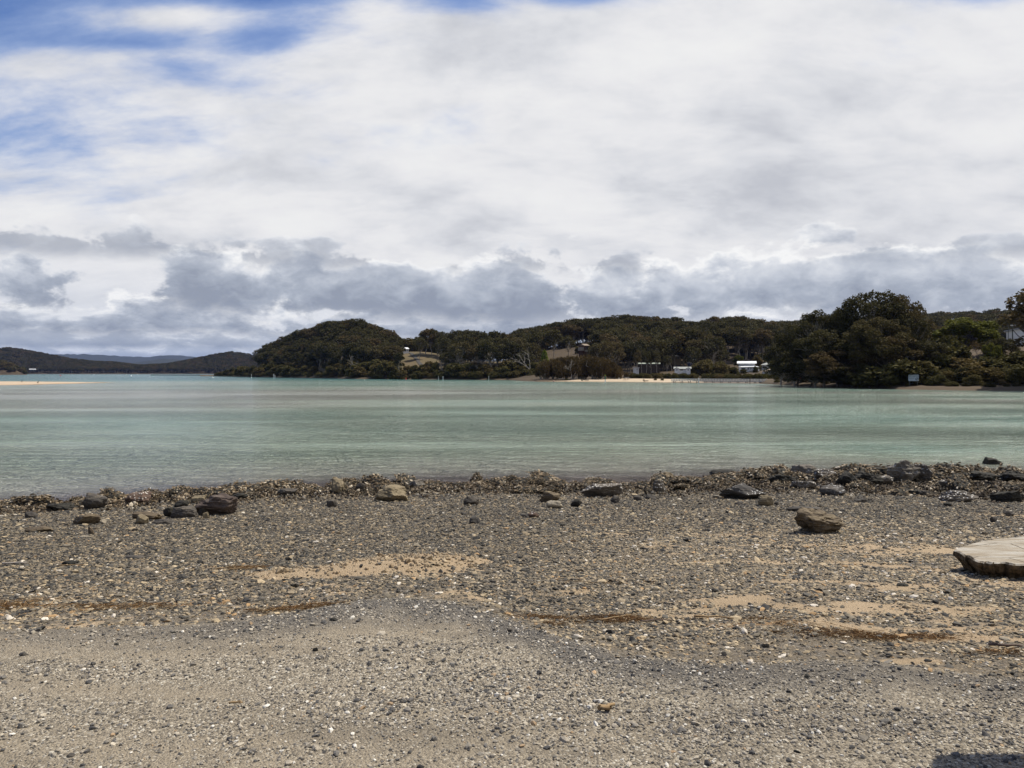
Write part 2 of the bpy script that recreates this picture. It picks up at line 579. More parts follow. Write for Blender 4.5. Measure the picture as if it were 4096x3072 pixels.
def blobs(x, y, L):
    r = np.zeros_like(np.asarray(x, float))
    for cx, cy, wx, wy, a in L:
        m = (np.abs(x - cx) < 3 * wx) & (np.abs(y - cy) < 3 * wy)
        if m.any():
            r[m] = np.maximum(r[m], a * np.exp(-((x[m] - cx) / wx) ** 2 - ((y[m] - cy) / wy) ** 2))
    return r


def zones(x, y):
    """lot, dark edge, sand, rust, oyster, silt streak"""
    ye = lot_y(x) + 0.10 * fbm(x * 1.3, y * 1.3, 0, 5) + 0.05 * fbm(x * 6, y * 6, 0, 6)
    lot = sstep(0.16, -0.12, y - ye + 0.10 * fbm(x * 9, y * 9, 0, 8))
    wd = 0.16 + 0.14 * np.exp(-((x + 0.8) / 0.8) ** 2) + 0.12 * np.exp(-((x - 0.7) / 1.0) ** 2)
    edge = sstep(0.05, -0.05, y - ye + 0.05 * fbm(x * 14, y * 14, 0, 9)) * np.interp(x, [-3.5, -2.2, -1.4, 0.9, 1.8, 2.6], [0.45, 0.6, 1, 1, 0.75, 0.9]) * sstep(-wd - 0.35, -wd * 0.5, y - ye + 0.15 * fbm(x * 2.3, y * 2.3, 0, 7))
    nz = fbm(x * 2.2, y * 3.4, 0, 71, 5)
    sand = np.clip(blobs(x, y, SAND_W) * 0.85 + 0.85 * nz + 0.5 * fbm(x * 7, y * 12, 0, 75, 3) - 0.13 + 0.22 * sstep(-0.5, 4, x) * sstep(14, 8, y), 0, 1) * (1 - lot)
    sand = np.maximum(sand, sstep(0.10, 0.35, sand_heap(x, y) + 0.25 * fbm(x * 7, y * 7, 0, 72)))
    rust = np.clip(blobs(x, y, RUST_W) * 1.3 + 0.5 * fbm(x * 3, y * 6, 0, 73) - 0.1, 0, 1)
    oy = oyster_band(x, y)
    silt = sstep(-0.15, 0.2, fbm(x * 0.35 + 0.2 * y, y * 2.2, 0, 74, 5) + 0.12 * np.sin((y + 0.12 * x) * 7.5))
    return lot, edge, sand, rust, oy, silt


def axis(pts):
    """[(start, end, step), ...] -> coordinates"""
    out = []
    for a, b, s in pts:
        out += list(np.linspace(a, b, max(2, int(round((b - a) / s)) + 1)))[:-1]
    out.append(pts[-1][1])
    return np.array(out)


def grid_mesh(name, xs, ys, zf, mat, smooth=True):
    X, Y = np.meshgrid(xs, ys)
    Z = zf(X.ravel(), Y.ravel())
    V = np.stack([X.ravel(), Y.ravel(), Z], 1)
    nx, ny = len(xs), len(ys)
    i = np.arange(nx * ny).reshape(ny, nx)
    Fc = np.stack([i[:-1, :-1], i[:-1, 1:], i[1:, 1:], i[1:, :-1]], -1).reshape(-1, 4)
    return mesh_np(name, V, Fc, mat, smooth), V


def add_attr(me, name, vals):
    a = me.attributes.new(name, 'FLOAT', 'POINT')
    a.data.foreach_set('value', np.asarray(vals, np.float32))


def ground_mat():
    m, t = new_mat('beach_ground')
    g = N(t, 'ShaderNodeNewGeometry')
    P = g.outputs['Position']

    def A(n):
        return N(t, 'ShaderNodeAttribute', attribute_name=n).outputs['Fac']
    fine = noise(t, P, 60.0, 5, 0.7)
    mid = noise(t, P, 9.0, 5, 0.6)
    bigm = noise(t, P, 1.4, 4, 0.55)
    vcol = N(t, 'ShaderNodeTexVoronoi', {'Vector': P, 'Scale': 95.0}, feature='F1')
    vd = vcol.outputs['Distance']
    chip = N(t, 'ShaderNodeSeparateColor', {0: vcol.outputs['Color']}).outputs[0]
    chip2 = N(t, 'ShaderNodeSeparateColor', {0: vcol.outputs['Color']}).outputs[1]
    grit = ramp(t, chip, [(0.0, (0.045, 0.045, 0.045)), (0.3, (0.095, 0.09, 0.085)), (0.62, (0.155, 0.14, 0.12)), (0.86, (0.23, 0.205, 0.165)), (0.97, (0.40, 0.38, 0.34))])
    lotc = ramp(t, chip2, [(0.0, (0.08, 0.071, 0.058)), (0.2, (0.19, 0.162, 0.122)), (0.6, (0.325, 0.276, 0.202)), (0.92, (0.45, 0.39, 0.295)), (1.0, (0.66, 0.62, 0.52))])
    lotdust = mixc(t, mapr(t, fine, 0.3, 0.7), (0.28, 0.232, 0.165), (0.35, 0.292, 0.21))
    silt = MA(t, 'MULTIPLY', A('silt'), mapr(t, mid, 0.3, 0.6))
    lotc = mixc(t, MA(t, 'MULTIPLY', silt, 0.8), lotc, lotdust)
    lotc = mixc(t, mapr(t, noise(t, N(t, 'ShaderNodeMapping', {0: P, 2: (0, 0, 0.15), 3: (0.5, 2.4, 1)}).outputs[0], 1.3, 5, 0.6), 0.48, 0.66, 0, 0.4), lotc, (0.135, 0.115, 0.088))
    tar = mixc(t, chip, (0.045, 0.043, 0.041), (0.15, 0.14, 0.128))
    beach = mixc(t, mapr(t, mid, 0.3, 0.7, 0.25, 0.75), grit, (0.20, 0.155, 0.098))
    sandc = mixc(t, mapr(t, fine, 0.25, 0.75), (0.35, 0.258, 0.158), (0.47, 0.36, 0.235))
    sandc = mixc(t, mapr(t, bigm, 0.4, 0.7, 0, 0.4), sandc, (0.24, 0.175, 0.10))
    sf = mapr(t, MA(t, 'ADD', A('sand'), MA(t, 'MULTIPLY', MA(t, 'SUBTRACT', fine, 0.5), 0.5)), 0.22, 0.5)
    beach = mixc(t, sf, beach, sandc)
    oyc = mixc(t, mapr(t, mid, 0.35, 0.65), (0.022, 0.018, 0.011), (0.075, 0.06, 0.038))
    beach = mixc(t, mapr(t, A('oyster'), 0.2, 0.7, 0, 0.9), beach, oyc)
    c = mixc(t, A('lot'), beach, lotc)
    c = mixc(t, MA(t, 'MULTIPLY', A('edge'), 0.8), c, tar)
    c = mixc(t, MA(t, 'MULTIPLY', mapr(t, MA(t, 'ADD', A('rust'), MA(t, 'MULTIPLY', MA(t, 'SUBTRACT', mid, 0.5), 0.8)), 0.25, 0.7), 0.68), c, (0.30, 0.175, 0.075))
    gz = N(t, 'ShaderNodeSeparateXYZ', {0: P}).outputs[2]
    wet = mapr(t, MA(t, 'ADD', gz, MA(t, 'MULTIPLY', MA(t, 'SUBTRACT', mid, 0.5), 0.12)), 0.13, 0.03)
    c = mixc(t, MA(t, 'MULTIPLY', wet, 0.6), c, (0.025, 0.020, 0.014))
    h = MA(t, 'ADD', MA(t, 'MULTIPLY', vd, -0.6), MA(t, 'ADD', fine, mid))
    finish(t, c, 0.92, h, 0.9, 0.02, spec=0.2)
    return m


xs = axis([(-9000, -400, 2000), (-400, -60, 40), (-60, -20, 3), (-20, -10, 0.16), (-10, -5, 0.085), (-5, 5, 0.05), (5, 11, 0.085), (11, 20, 0.16), (20, 60, 3), (60, 400, 40), (400, 9000, 2000)])
ys = axis([(-60, -5, 5), (-5, 2.0, 0.5), (2.0, 6.2, 0.035), (6.2, 10, 0.06), (10, 24, 0.10), (24, 60, 2), (60, 400, 40), (400, 12000, 2000)])
GROUND_MAT = ground_mat()
me, V = grid_mesh('ground', xs, ys, ground_z, GROUND_MAT)
for nme, val in zip(('lot', 'edge', 'sand', 'rust', 'oyster', 'silt'), zones(V[:, 0], V[:, 1])):
    add_attr(me, nme, val)
tag(link('ground', me), kind='structure')


# ------------------------------------------------------------------ water
def water_depth(x, y):
    d = np.clip((y - shore_y(x)) * 0.085, 0, 0.85)
    n = fbm(x / 26.0, y / 16.0, 0, 81, 4)
    d = d + sstep(28, 50, y) * (0.1 + 1.0 * n)
    shoal = np.exp(-((y - 105 - 0.05 * x) / 34.0) ** 2) * sstep(55, -20, x)
    d = d * (1 - 0.72 * shoal)
    shoal2 = np.exp(-((y - 210 + 0.1 * x) / 60.0) ** 2) * sstep(-40, -90, x)
    d = d * (1 - 0.8 * shoal2)
    d = d + sstep(150, 230, y) * 0.7 + sstep(250, 420, y - 0.25 * x) * sstep(40, -60, x) * 2.6
    d = d + 0.55 * np.exp(-(((x - 15) / 4.5) ** 2 + ((y - 29) / 3.5) ** 2))
    return np.where(y - shore_y(x) > 6, np.clip(d, 0.36, 6), np.clip(d, 0.04, 6))


def water_mat():
    m, t = new_mat('estuary_water')
    g = N(t, 'ShaderNodeNewGeometry')
    P = g.outputs['Position']
    dep = N(t, 'ShaderNodeAttribute', attribute_name='depth').outputs['Fac']
    streak = noise(t, N(t, 'ShaderNodeMapping', {0: P, 3: (0.035, 0.12, 1)}).outputs[0], 1.0, 5, 0.6, 0.6)
    depn = MA(t, 'ADD', dep, MA(t, 'MULTIPLY', MA(t, 'SUBTRACT', streak, 0.5), MA(t, 'MULTIPLY', mapr(t, dep, 0.3, 0.9), 0.6)))
    c = ramp(t, MA(t, 'DIVIDE', depn, 5.0), [(0.0, (0.085, 0.064, 0.055)), (0.03, (0.120, 0.102, 0.094)), (0.062, (0.255, 0.258, 0.210)), (0.15, (0.235, 0.278, 0.210)),
                                           (0.26, (0.175, 0.252, 0.195)), (0.50, (0.075, 0.180, 0.152)), (1.0, (0.018, 0.095, 0.100))])
    weed = mapr(t, noise(t, N(t, 'ShaderNodeMapping', {0: P, 3: (0.16, 0.3, 1)}).outputs[0], 1.0, 5, 0.6, 0.3), 0.56, 0.70)
    px = N(t, 'ShaderNodeSeparateXYZ', {0: P})
    wz = MA(t, 'MULTIPLY', MA(t, 'MULTIPLY', weed, mapr(t, px.outputs[0], -4.0, 14.0)), mapr(t, px.outputs[1], 60.0, 30.0))
    c = mixc(t, MA(t, 'MULTIPLY', wz, 0.65), c, (0.035, 0.060, 0.022))
    w1 = noise(t, N(t, 'ShaderNodeMapping', {0: P, 2: (0, 0, 0.12), 3: (0.75, 1.5, 1)}).outputs[0], 1.0, 5, 0.62, 0.5)
    w2 = noise(t, N(t, 'ShaderNodeMapping', {0: P, 2: (0, 0, -0.2), 3: (2.6, 6.0, 1)}).outputs[0], 1.0, 3, 0.6, 0.3)
    gust = mapr(t, noise(t, N(t, 'ShaderNodeMapping', {0: P, 3: (0.022, 0.075, 1)}).outputs[0], 1.0, 4, 0.55, 0.4), 0.36, 0.64, 0.25, 1.3)
    w1 = MA(t, 'SUBTRACT', 1.0, MA(t, 'MULTIPLY', MA(t, 'ABSOLUTE', MA(t, 'SUBTRACT', w1, 0.5)), 2.0))
    h = MA(t, 'MULTIPLY', MA(t, 'ADD', w1, MA(t, 'MULTIPLY', w2, 0.30)), gust)
    b = N(t, 'ShaderNodeBump', {'Height': h, 'Strength': 1.0, 'Distance': 0.7})
    p = N(t, 'ShaderNodeBsdfPrincipled', {'Base Color': c, 'Roughness': 0.12, 'IOR': 1.33, 'Specular IOR Level': 0.5, 'Normal': b.outputs[0]})
    N(t, 'ShaderNodeOutputMaterial', {0: p.outputs[0]})
    return m


xs = axis([(-9000, -800, 1200), (-800, -100, 25), (-100, -30, 4), (-30, 30, 0.7), (30, 100, 4), (100, 800, 25), (800, 9000, 1200)])
ys = axis([(11, 40, 0.5), (40, 120, 3), (120, 500, 10), (500, 1800, 60), (1800, 12000, 1500)])
me, V = grid_mesh('water', xs, ys, lambda x, y: np.zeros_like(x), water_mat())
add_attr(me, 'depth', water_depth(V[:, 0], V[:, 1]))
tag(link('water', me), kind='structure')


def sand_far_mat(name, c1, c2, wetc, wz):
    m, t = new_mat(name)
    g = N(t, 'ShaderNodeNewGeometry')
    n = noise(t, g.outputs['Position'], 0.6, 5, 0.6)
    n2 = noise(t, g.outputs['Position'], 0.13, 4, 0.6)
    c = mixc(t, mapr(t, n, 0.3, 0.7), c1, c2)
    z = N(t, 'ShaderNodeSeparateXYZ', {0: g.outputs['Position']}).outputs[2]
    z = MA(t, 'ADD', z, MA(t, 'MULTIPLY', MA(t, 'SUBTRACT', n2, 0.5), wz * 0.8))
    c = mixc(t, mapr(t, z, wz, wz * 0.4), c, wetc)
    finish(t, c, 0.9, n, 0.4, 0.1)
    return m


SANDBAR_MAT = sand_far_mat('sandbar_sand', (0.40, 0.30, 0.20), (0.47, 0.365, 0.25), (0.26, 0.17, 0.095), 0.07)


BAR = np.array([(-117.0, 231.0), (-170, 256), (-260, 268), (-420, 262), (-420, 190), (-240, 172), (-150, 164), (-122, 172), (-116.5, 182), (-115.5, 205)])


def sandbar_z(x, y):
    x, y = np.asarray(x, float), np.asarray(y, float)
    d = np.full(np.shape(x), 1e9)
    for i in range(len(BAR)):
        p, q = BAR[i], BAR[(i + 1) % len(BAR)]
        e = (q - p) / np.linalg.norm(q - p)
        d = np.minimum(d, -e[1] * (x - p[0]) + e[0] * (y - p[1]))
    d = d + 1.2 * fbm(x / 9, y / 9, 0, 92)
    return np.where(d > 0, 0.34 * sstep(0, 16, d), d * 0.03) + 0.03 * fbm(x / 6, y / 6, 0, 91) * sstep(0, 6, d)


me, V = grid_mesh('sandbar', axis([(-430, -100, 1.5)]), axis([(155, 280, 1.5)]), lambda x, y: np.maximum(sandbar_z(x, y), -0.5), SANDBAR_MAT)
tag(link('sandbar', me), kind='structure')


# ------------------------------------------------------------------ far shores and hills: cross sections strung along the coast
class Land:
    def __init__(self, name, px, rows, mat, nu=140, nt=40, rough=0.6):
        self.px = np.array(px, float)
        self.D = [np.broadcast_to(np.array(r[0], float), self.px.shape) for r in rows]
        self.Z = [np.broadcast_to(np.array(r[1], float), self.px.shape) for r in rows]
        self.rough = rough
        u = np.linspace(self.px[0], self.px[-1], nu)
        K = len(rows)
        tt = np.linspace(0, K - 1, nt * (K - 1) // 2 + 1)
        U, T = np.meshgrid(u, tt)
        X, Y, Z = self.surf(U.ravel(), T.ravel())
        i = np.arange(U.size).reshape(U.shape)
        Fc = np.stack([i[:-1, :-1], i[:-1, 1:], i[1:, 1:], i[1:, :-1]], -1).reshape(-1, 4)
        self.o = tag(link(name, mesh_np(name, np.stack([X, Y, Z], 1), Fc, mat, True)), kind='structure')

    def surf(self, u, t):
        u, t = np.asarray(u, float), np.asarray(t, float)
        k = np.clip(np.floor(t).astype(int), 0, len(self.D) - 2)
        f = t - k
        Dk = np.stack([np.interp(u, self.px, d) for d in self.D])
        Zk = np.stack([np.interp(u, self.px, z) for z in self.Z])
        ar = np.arange(u.size)
        D = Dk[k, ar] * (1 - f) + Dk[k + 1, ar] * f
        Z = Zk[k, ar] * (1 - f) + Zk[k + 1, ar] * f
        X = (u - CX) / F * D
        Z = Z + self.rough * fbm(X / 14, D / 14, 0, 101) * np.clip(Z, 0, 3) / 3
        return X, D, Z

    def at_D(self, u, D):
        """ground point on sight column u at distance D"""
        u, D = np.atleast_1d(np.asarray(u, float)), np.atleast_1d(np.asarray(D, float))
        Dk = np.stack([np.interp(u, self.px, d) for d in self.D])
        t = np.array([np.interp(D[i], Dk[:, i], np.arange(len(self.D))) for i in range(len(u))])
        return self.surf(u, t)


def turf_mat(name, c1, c2, c3):
    m, t = new_mat(name)
    g = N(t, 'ShaderNodeNewGeometry')
    P = g.outputs['Position']
    n = noise(t, P, 0.12, 5, 0.6)
    n2 = noise(t, P, 1.1, 5, 0.65)
    c = mixc(t, mapr(t, n, 0.38, 0.62), c1, c2)
    c = mixc(t, mapr(t, n2, 0.45, 0.75, 0, 0.6), c, c3)
    z = N(t, 'ShaderNodeSeparateXYZ', {0: P}).outputs[2]
    c = mixc(t, mapr(t, MA(t, 'ADD', z, MA(t, 'MULTIPLY', MA(t, 'SUBTRACT', n2, 0.5), 0.7)), 0.9, 0.25), c, (0.075, 0.052, 0.03))
    finish(t, c, 0.95, n2, 0.5, 0.2)
    return m


TURF = turf_mat('dry_turf', (0.125, 0.090, 0.046), (0.105, 0.082, 0.038), (0.080, 0.068, 0.028))
FLOOR = turf_mat('forest_floor', (0.05, 0.034, 0.018), (0.075, 0.052, 0.028), (0.035, 0.026, 0.012))
BANK = turf_mat('bank_earth', (0.10, 0.07, 0.04), (0.075, 0.055, 0.03), (0.05, 0.04, 0.02))

SKY_A = ([820, 860, 900, 1000, 1030, 1073, 1131, 1178, 1262, 1298, 1363, 1420, 1464, 1497, 1533, 1569, 1590],
         [1500, 1488, 1470, 1437, 1404, 1380, 1350, 1326, 1304, 1286, 1281, 1270, 1290, 1301, 1308, 1330, 1352])
SKY_C = ([1600, 1640, 1684, 1702, 1728, 1753, 1780, 1811, 1836, 1865, 1894, 1927, 1955, 1985, 2017, 2060, 2140],
         [1345, 1342, 1341, 1319, 1308, 1318, 1326, 1328, 1314, 1325, 1316, 1328, 1326, 1319, 1334, 1345, 1370])
SKY_D = ([1960, 2030, 2070, 2100, 2150, 2200, 2270, 2330, 2400, 2450, 2500, 2540, 2580, 2620, 2660, 2700, 2730, 2780, 2815],
         [1345, 1326, 1318, 1312, 1302, 1290, 1277, 1270, 1266, 1264, 1255, 1258, 1263, 1265, 1268, 1264, 1278, 1288, 1290])
SKY_E = ([2815, 2830, 2865, 2921, 2975, 2991, 3048, 3080, 3118, 3175, 3206, 3300, 3500, 3674, 3767, 3848, 3913, 3990, 4096, 4300],
         [1283, 1267, 1265, 1265, 1262, 1274, 1276, 1284, 1276, 1284, 1272, 1268, 1258, 1250, 1241, 1238, 1232, 1232, 1228, 1225])


def ztop(py, D):
    return H + (HY - np.asarray(py, float)) / F * np.asarray(D, float)


pa = np.array([800, 860, 900, 1000, 1100, 1250, 1420, 1500, 1570, 1600, 1680, 1760, 1800, 1900, 2040, 2160, 2260], float)
Ds_a = np.array([660, 628, 600, 512, 470, 412, 358, 352, 345, 340, 330, 322, 318, 312, 306, 300, 296], float)
Dr_a = Ds_a + np.array([20, 30, 40, 70, 90, 95, 95, 95, 90, 92, 98, 98, 90, 75, 70, 70, 70], float)
zr_a = ztop(np.interp(pa, *SKY_A), Dr_a) - np.array([5, 6, 7, 8, 11, 12, 12, 12, 12, 12, 12, 12, 12, 12, 12, 12, 12], float)
zr_a[pa > 1580] = [14.6, 14.6, 13.0, 10.5, 8.5, 8, 8, 8]
zr_a = np.maximum(zr_a, 0.8)
LA = Land('headland_hill', pa, [(Ds_a - 8, -0.8), (Ds_a, 0.0), (Ds_a + 3, 0.6), (Ds_a + 20, np.minimum(2.6, zr_a * .3 + .5)), (Dr_a, zr_a), (Dr_a + 60, zr_a * .9), (Dr_a + 140, zr_a * 0.4)], TURF, 160, 24)

pd = np.array([2030, 2100, 2160, 2260, 2320, 2500, 2700, 2841, 2950, 3070, 3250, 3500, 3700, 4000, 4400], float)
Ds_d = np.array([306, 268, 250, 248, 247, 238, 226, 219, 214, 208, 200, 196, 196, 196, 196], float)
Dr_d = np.array([470, 470, 470, 470, 470, 475, 450, 430, 420, 420, 440, 520, 600, 610, 620], float)
sk = np.where(pd < 2820, np.interp(pd, *SKY_D), np.interp(pd, *SKY_E))
zr_d = ztop(sk, Dr_d) - 15
LD = Land('wooded_ridge', pd, [(Ds_d - 10, -0.6), (Ds_d, 0.0), (Ds_d + 6, 0.5), (Ds_d + 22, 0.9), (Ds_d + 60, 2.6), (np.maximum(335, Ds_d + 75), 5.0), (Dr_d, zr_d), (Dr_d + 60, zr_d * 1.0), (Dr_d + 200, zr_d * 0.6)], FLOOR, 160, 24)

pg = np.array([3040, 3080, 3150, 3200, 3400, 3600, 3800, 3950, 4096, 4300, 4700, 5200], float)
Ds_g = np.array([205, 196, 178, 166, 148, 134, 128, 125, 123, 120, 112, 104], float)
top_g = np.array([0.6, 1.0, 1.6, 2, 2.5, 3, 5.5, 8.3, 9.5, 10.5, 11, 11], float)
LG = Land('near_headland', pg, [(Ds_g - 6, -0.5), (Ds_g, 0.0), (Ds_g + 2.0, 0.42), (Ds_g + 8, 0.95), (Ds_g + 18, 1.0 + top_g * .2), (Ds_g + 46, top_g), (Ds_g + 110, top_g)], BANK, 140, 24)

SKY_L = ([-500, -200, 0, 42, 116, 199, 278, 370, 460, 555, 670, 764, 856, 926, 995, 1060, 1150],
         [1400, 1392, 1390, 1387, 1399, 1415, 1431, 1441, 1445, 1457, 1452, 1434, 1415, 1404, 1413, 1440, 1450])
pl = np.array(SKY_L[0], float)
LL = Land('far_hills', pl, [(1680, -1.0), (1700, 0.5), (1720, 2.0), (1980, ztop(SKY_L[1], 1980) - 10), (2200, ztop(SKY_L[1], 1980) * 0.5)], FLOOR, 140, 24, 3.0)
MOUNT = turf_mat('mountain_forest', (0.018, 0.022, 0.018), (0.026, 0.030, 0.022), (0.014, 0.017, 0.014))
pm = np.array([-900, -300, 100, 240, 350, 470, 560, 600, 640, 662, 700, 770, 830, 1000, 1300, 1700, 2300, 3200, 4400], float)
tm = np.array([1425, 1420, 1418, 1416, 1417, 1424, 1427, 1428, 1423, 1420, 1421, 1427, 1430, 1434, 1437, 1440, 1440, 1440, 1440], float)
LM = Land('distant_mountains', pm, [(5600, 0), (6300, ztop(tm, 7000) * .6), (7000, ztop(tm, 7000)), (7600, ztop(tm, 7000) * 0.7)], MOUNT, 400, 24, 7.0)
tm2 = np.array([1470, 1470, 1470, 1470, 1468, 1460, 1448, 1441, 1437, 1436, 1437, 1440, 1445, 1450, 1455, 1460, 1460, 1460, 1460], float)
LM2 = Land('middle_mountains', pm, [(4000, 0), (4500, ztop(tm2, 4700) * .8), (4700, ztop(tm2, 4700)), (5200, ztop(tm2, 4700) * 0.7)], MOUNT, 400, 24, 5.0)
pi = np.array([-500, -200, 0, 50, 90, 108], float)
ti = np.array([1420, 1425, 1432, 1446, 1466, 1484], float)
LI = Land('bushy_point', pi, [(1090, -1), (1100, 0.4), (1130, np.maximum(ztop(ti, 1130) - 9, 0.6)), (1200, 1.0)], FLOOR, 60, 16)


# ------------------------------------------------------------------ trees
GUM_LEAF = leaf_mat('gum_leaves', (0.031, 0.030, 0.012), (0.112, 0.098, 0.040), 0.24, (0.115, 0.076, 0.035))
NEAR_LEAF = leaf_mat('headland_leaves', (0.028, 0.027, 0.011), (0.115, 0.098, 0.038), 0.22, (0.105, 0.068, 0.032))
BUSH_LEAF = leaf_mat('mangrove_leaves', (0.045, 0.044, 0.014), (0.135, 0.115, 0.040), 0.24, (0.125, 0.085, 0.033))
CAS_LEAF = leaf_mat('casuarina_needles', (0.050, 0.036, 0.014), (0.135, 0.092, 0.036), 0.22)
LIME_LEAF = leaf_mat('lime_leaves', (0.11, 0.14, 0.02), (0.22, 0.25, 0.04), 0.3)
GREEN_LEAF = leaf_mat('broad_green_leaves', (0.060, 0.070, 0.014), (0.15, 0.145, 0.030), 0.3)
DARK_LEAF = leaf_mat('conifer_needles', (0.020, 0.028, 0.010), (0.06, 0.068, 0.024), 0.12)
PALE_BARK = bark_mat('pale_gum_bark', (0.42, 0.37, 0.31), (0.22, 0.19, 0.15))
DARK_BARK = bark_mat('dark_bark', (0.07, 0.055, 0.042), (0.13, 0.105, 0.08))
GREY_BARK = bark_mat('bleached_wood', (0.38, 0.34, 0.29), (0.22, 0.19, 0.16))
BROWN_TWIG = bark_mat('brown_twigs', (0.10, 0.07, 0.055), (0.16, 0.12, 0.095))


def leaves(C, size, rng, up=0.3, aspect=0.6, droop=False):
    n = len(C)
    nrm = rng.normal(size=(n, 3))
    nrm[:, 2] += up
    nrm /= np.linalg.norm(nrm, axis=1, keepdims=True)
    a = np.cross(nrm, rng.normal(size=(n, 3)))
    if droop:
        a = rng.normal(size=(n, 3)) * 0.35
        a[:, 2] = 1
    a /= np.linalg.norm(a, axis=1, keepdims=True)
    b = np.cross(nrm, a)
    b /= np.linalg.norm(b, axis=1, keepdims=True) + 1e-9
    s = size * rng.uniform(0.6, 1.25, (n, 1))
    V = np.stack([C - a * s, C + b * s * aspect - a * s * 0.1, C + a * s, C - b * s * aspect + a * s * 0.1], 1).reshape(-1, 3)
    return V, np.arange(4 * n).reshape(n, 4)


def clump_points(c, r, n, rng, flat=0.68, shell=0.45):
    d = rng.normal(size=(n, 3))
    d[:, 2] = d[:, 2] * 0.8 + 0.25
    d /= np.linalg.norm(d, axis=1, keepdims=True)
    rad = r * (shell + (1 - shell) * rng.uniform(0, 1, (n, 1)) ** 0.6)
    wob = 1 + 0.25 * vnoise(d[:, 0] * 2.2 + c[0], d[:, 1] * 2.2 + c[1], d[:, 2] * 2.2, 3)[:, None]
    return c + d * rad * wob * np.array([1, 1, flat])


def limb(mb, p0, p1, r0, r1, rng, n=5, sag=0.08):
    p0, p1 = np.array(p0, float), np.array(p1, float)
    L = np.linalg.norm(p1 - p0)
    t = np.linspace(0, 1, n)[:, None]
    P = p0 + (p1 - p0) * t
    P[1:-1] += rng.normal(size=(n - 2, 3)) * L * sag
    mb.tube(P, np.linspace(r0, r1, n), 5, False)


def gum(seed, Ht=12.0, spread=0.36, low=0.42, nc=13, per=110, leaf=0.42, cr=0.145, flat=0.68, leafm=None, bark=None, tr=0.018, lean=0.05, up=0.8):
    rng = np.random.default_rng(seed)
    mb = MB()
    top = np.array([rng.normal() * lean * Ht, rng.normal() * lean * Ht, Ht * (low + 0.08)])
    k = 7
    tt = np.linspace(0, 1, k)[:, None]
    P = top * tt + rng.normal(size=(k, 3)) * Ht * 0.012 * np.sin(tt * math.pi)
    P[0] = (0, 0, -0.4)
    mb.tube(P, np.linspace(tr * Ht, tr * Ht * 0.62, k), 6, False)
    cs = []
    for i in range(nc * 30):
        h = low + 0.03 + (1 - low - 0.10) * rng.uniform() ** 0.75
        hh = (h - low) / (1 - low)
        R = spread * math.sqrt(max(0.02, 1 - (2 * hh - 0.85) ** 2 / 1.45)) * (1.0 - 0.12 * hh)
        a, q = rng.uniform(0, 2 * math.pi), R * (0.35 + 0.65 * math.sqrt(rng.uniform()))
        c = np.array([math.cos(a) * q * Ht, math.sin(a) * q * Ht, h * Ht]) + np.array([top[0], top[1], 0]) * 0.8
        if all(np.linalg.norm((c - o) * (1, 1, 1.3)) > cr * Ht * 1.05 for o in cs):
            cs.append(c)
        if len(cs) >= nc:
            break
    cs.append(np.array([top[0], top[1], Ht * (1 - cr * 0.65)]))
    L = []
    for c in cs:
        f = rng.uniform(0.55, 1.0)
        b = P[-1] * f if f < 0.98 else P[-1]
        b = np.array([np.interp(f, np.linspace(0, 1, k), P[:, j]) for j in range(3)])
        limb(mb, b, c + [0, 0, -0.02 * Ht], tr * Ht * 0.42, tr * Ht * 0.12, rng)
        for q in range(3):
            limb(mb, c - (c - b) * 0.3, c + rng.normal(size=3) * cr * Ht * 0.55, tr * Ht * 0.14, 0.02, rng, 3)
        r = cr * Ht * rng.uniform(0.75, 1.25)
        L.append(clump_points(c, r, int(per * (r / (cr * Ht)) ** 2), rng, flat))
    C = np.concatenate(L)
    V, Fq = leaves(C, leaf, rng, up)
    return mb.mesh('trunk', bark or PALE_BARK, True), mesh_np('crown', V, Fq, leafm or GUM_LEAF)


def dome(seed, Ht=4.0, Wd=5.5, nc=12, per=120, leaf=0.3, leafm=None, bark=None, droop=False, flat=0.85, base=0.12, tall=1.0):
    rng = np.random.default_rng(seed)
    mb = MB()
    for q in range(4):
        a = rng.uniform(0, 6.28)
        limb(mb, [0.15 * math.cos(a), 0.15 * math.sin(a), -0.3], [Wd * 0.28 * math.cos(a), Wd * 0.28 * math.sin(a), Ht * 0.7], 0.022 * Ht, 0.008 * Ht, rng, 5)
    L = []
    for i in range(nc):
        a = rng.uniform(0, 6.28)
        e = math.asin(rng.uniform(0.0, 1.0))
        R = rng.uniform(0.55, 0.80)
        c = np.array([math.cos(a) * math.cos(e) * Wd / 2 * R, math.sin(a) * math.cos(e) * Wd / 2 * R,
                      Ht * base + (Ht * (0.92 - base)) * math.sin(e) * R])
        r = min(Wd, Ht * 1.2) * rng.uniform(0.15, 0.25)
        L.append(clump_points(c, r, int(per * rng.uniform(0.7, 1.3)), rng, flat))
    C = np.concatenate(L)
    C[:, 2] = np.maximum(C[:, 2], 0.02)
    V, Fq = leaves(C, leaf, rng, 0.9, 0.22 if droop else 0.6, droop)
    return mb.mesh('trunk', bark or DARK_BARK, True), mesh_np('crown', V, Fq, leafm or BUSH_LEAF)


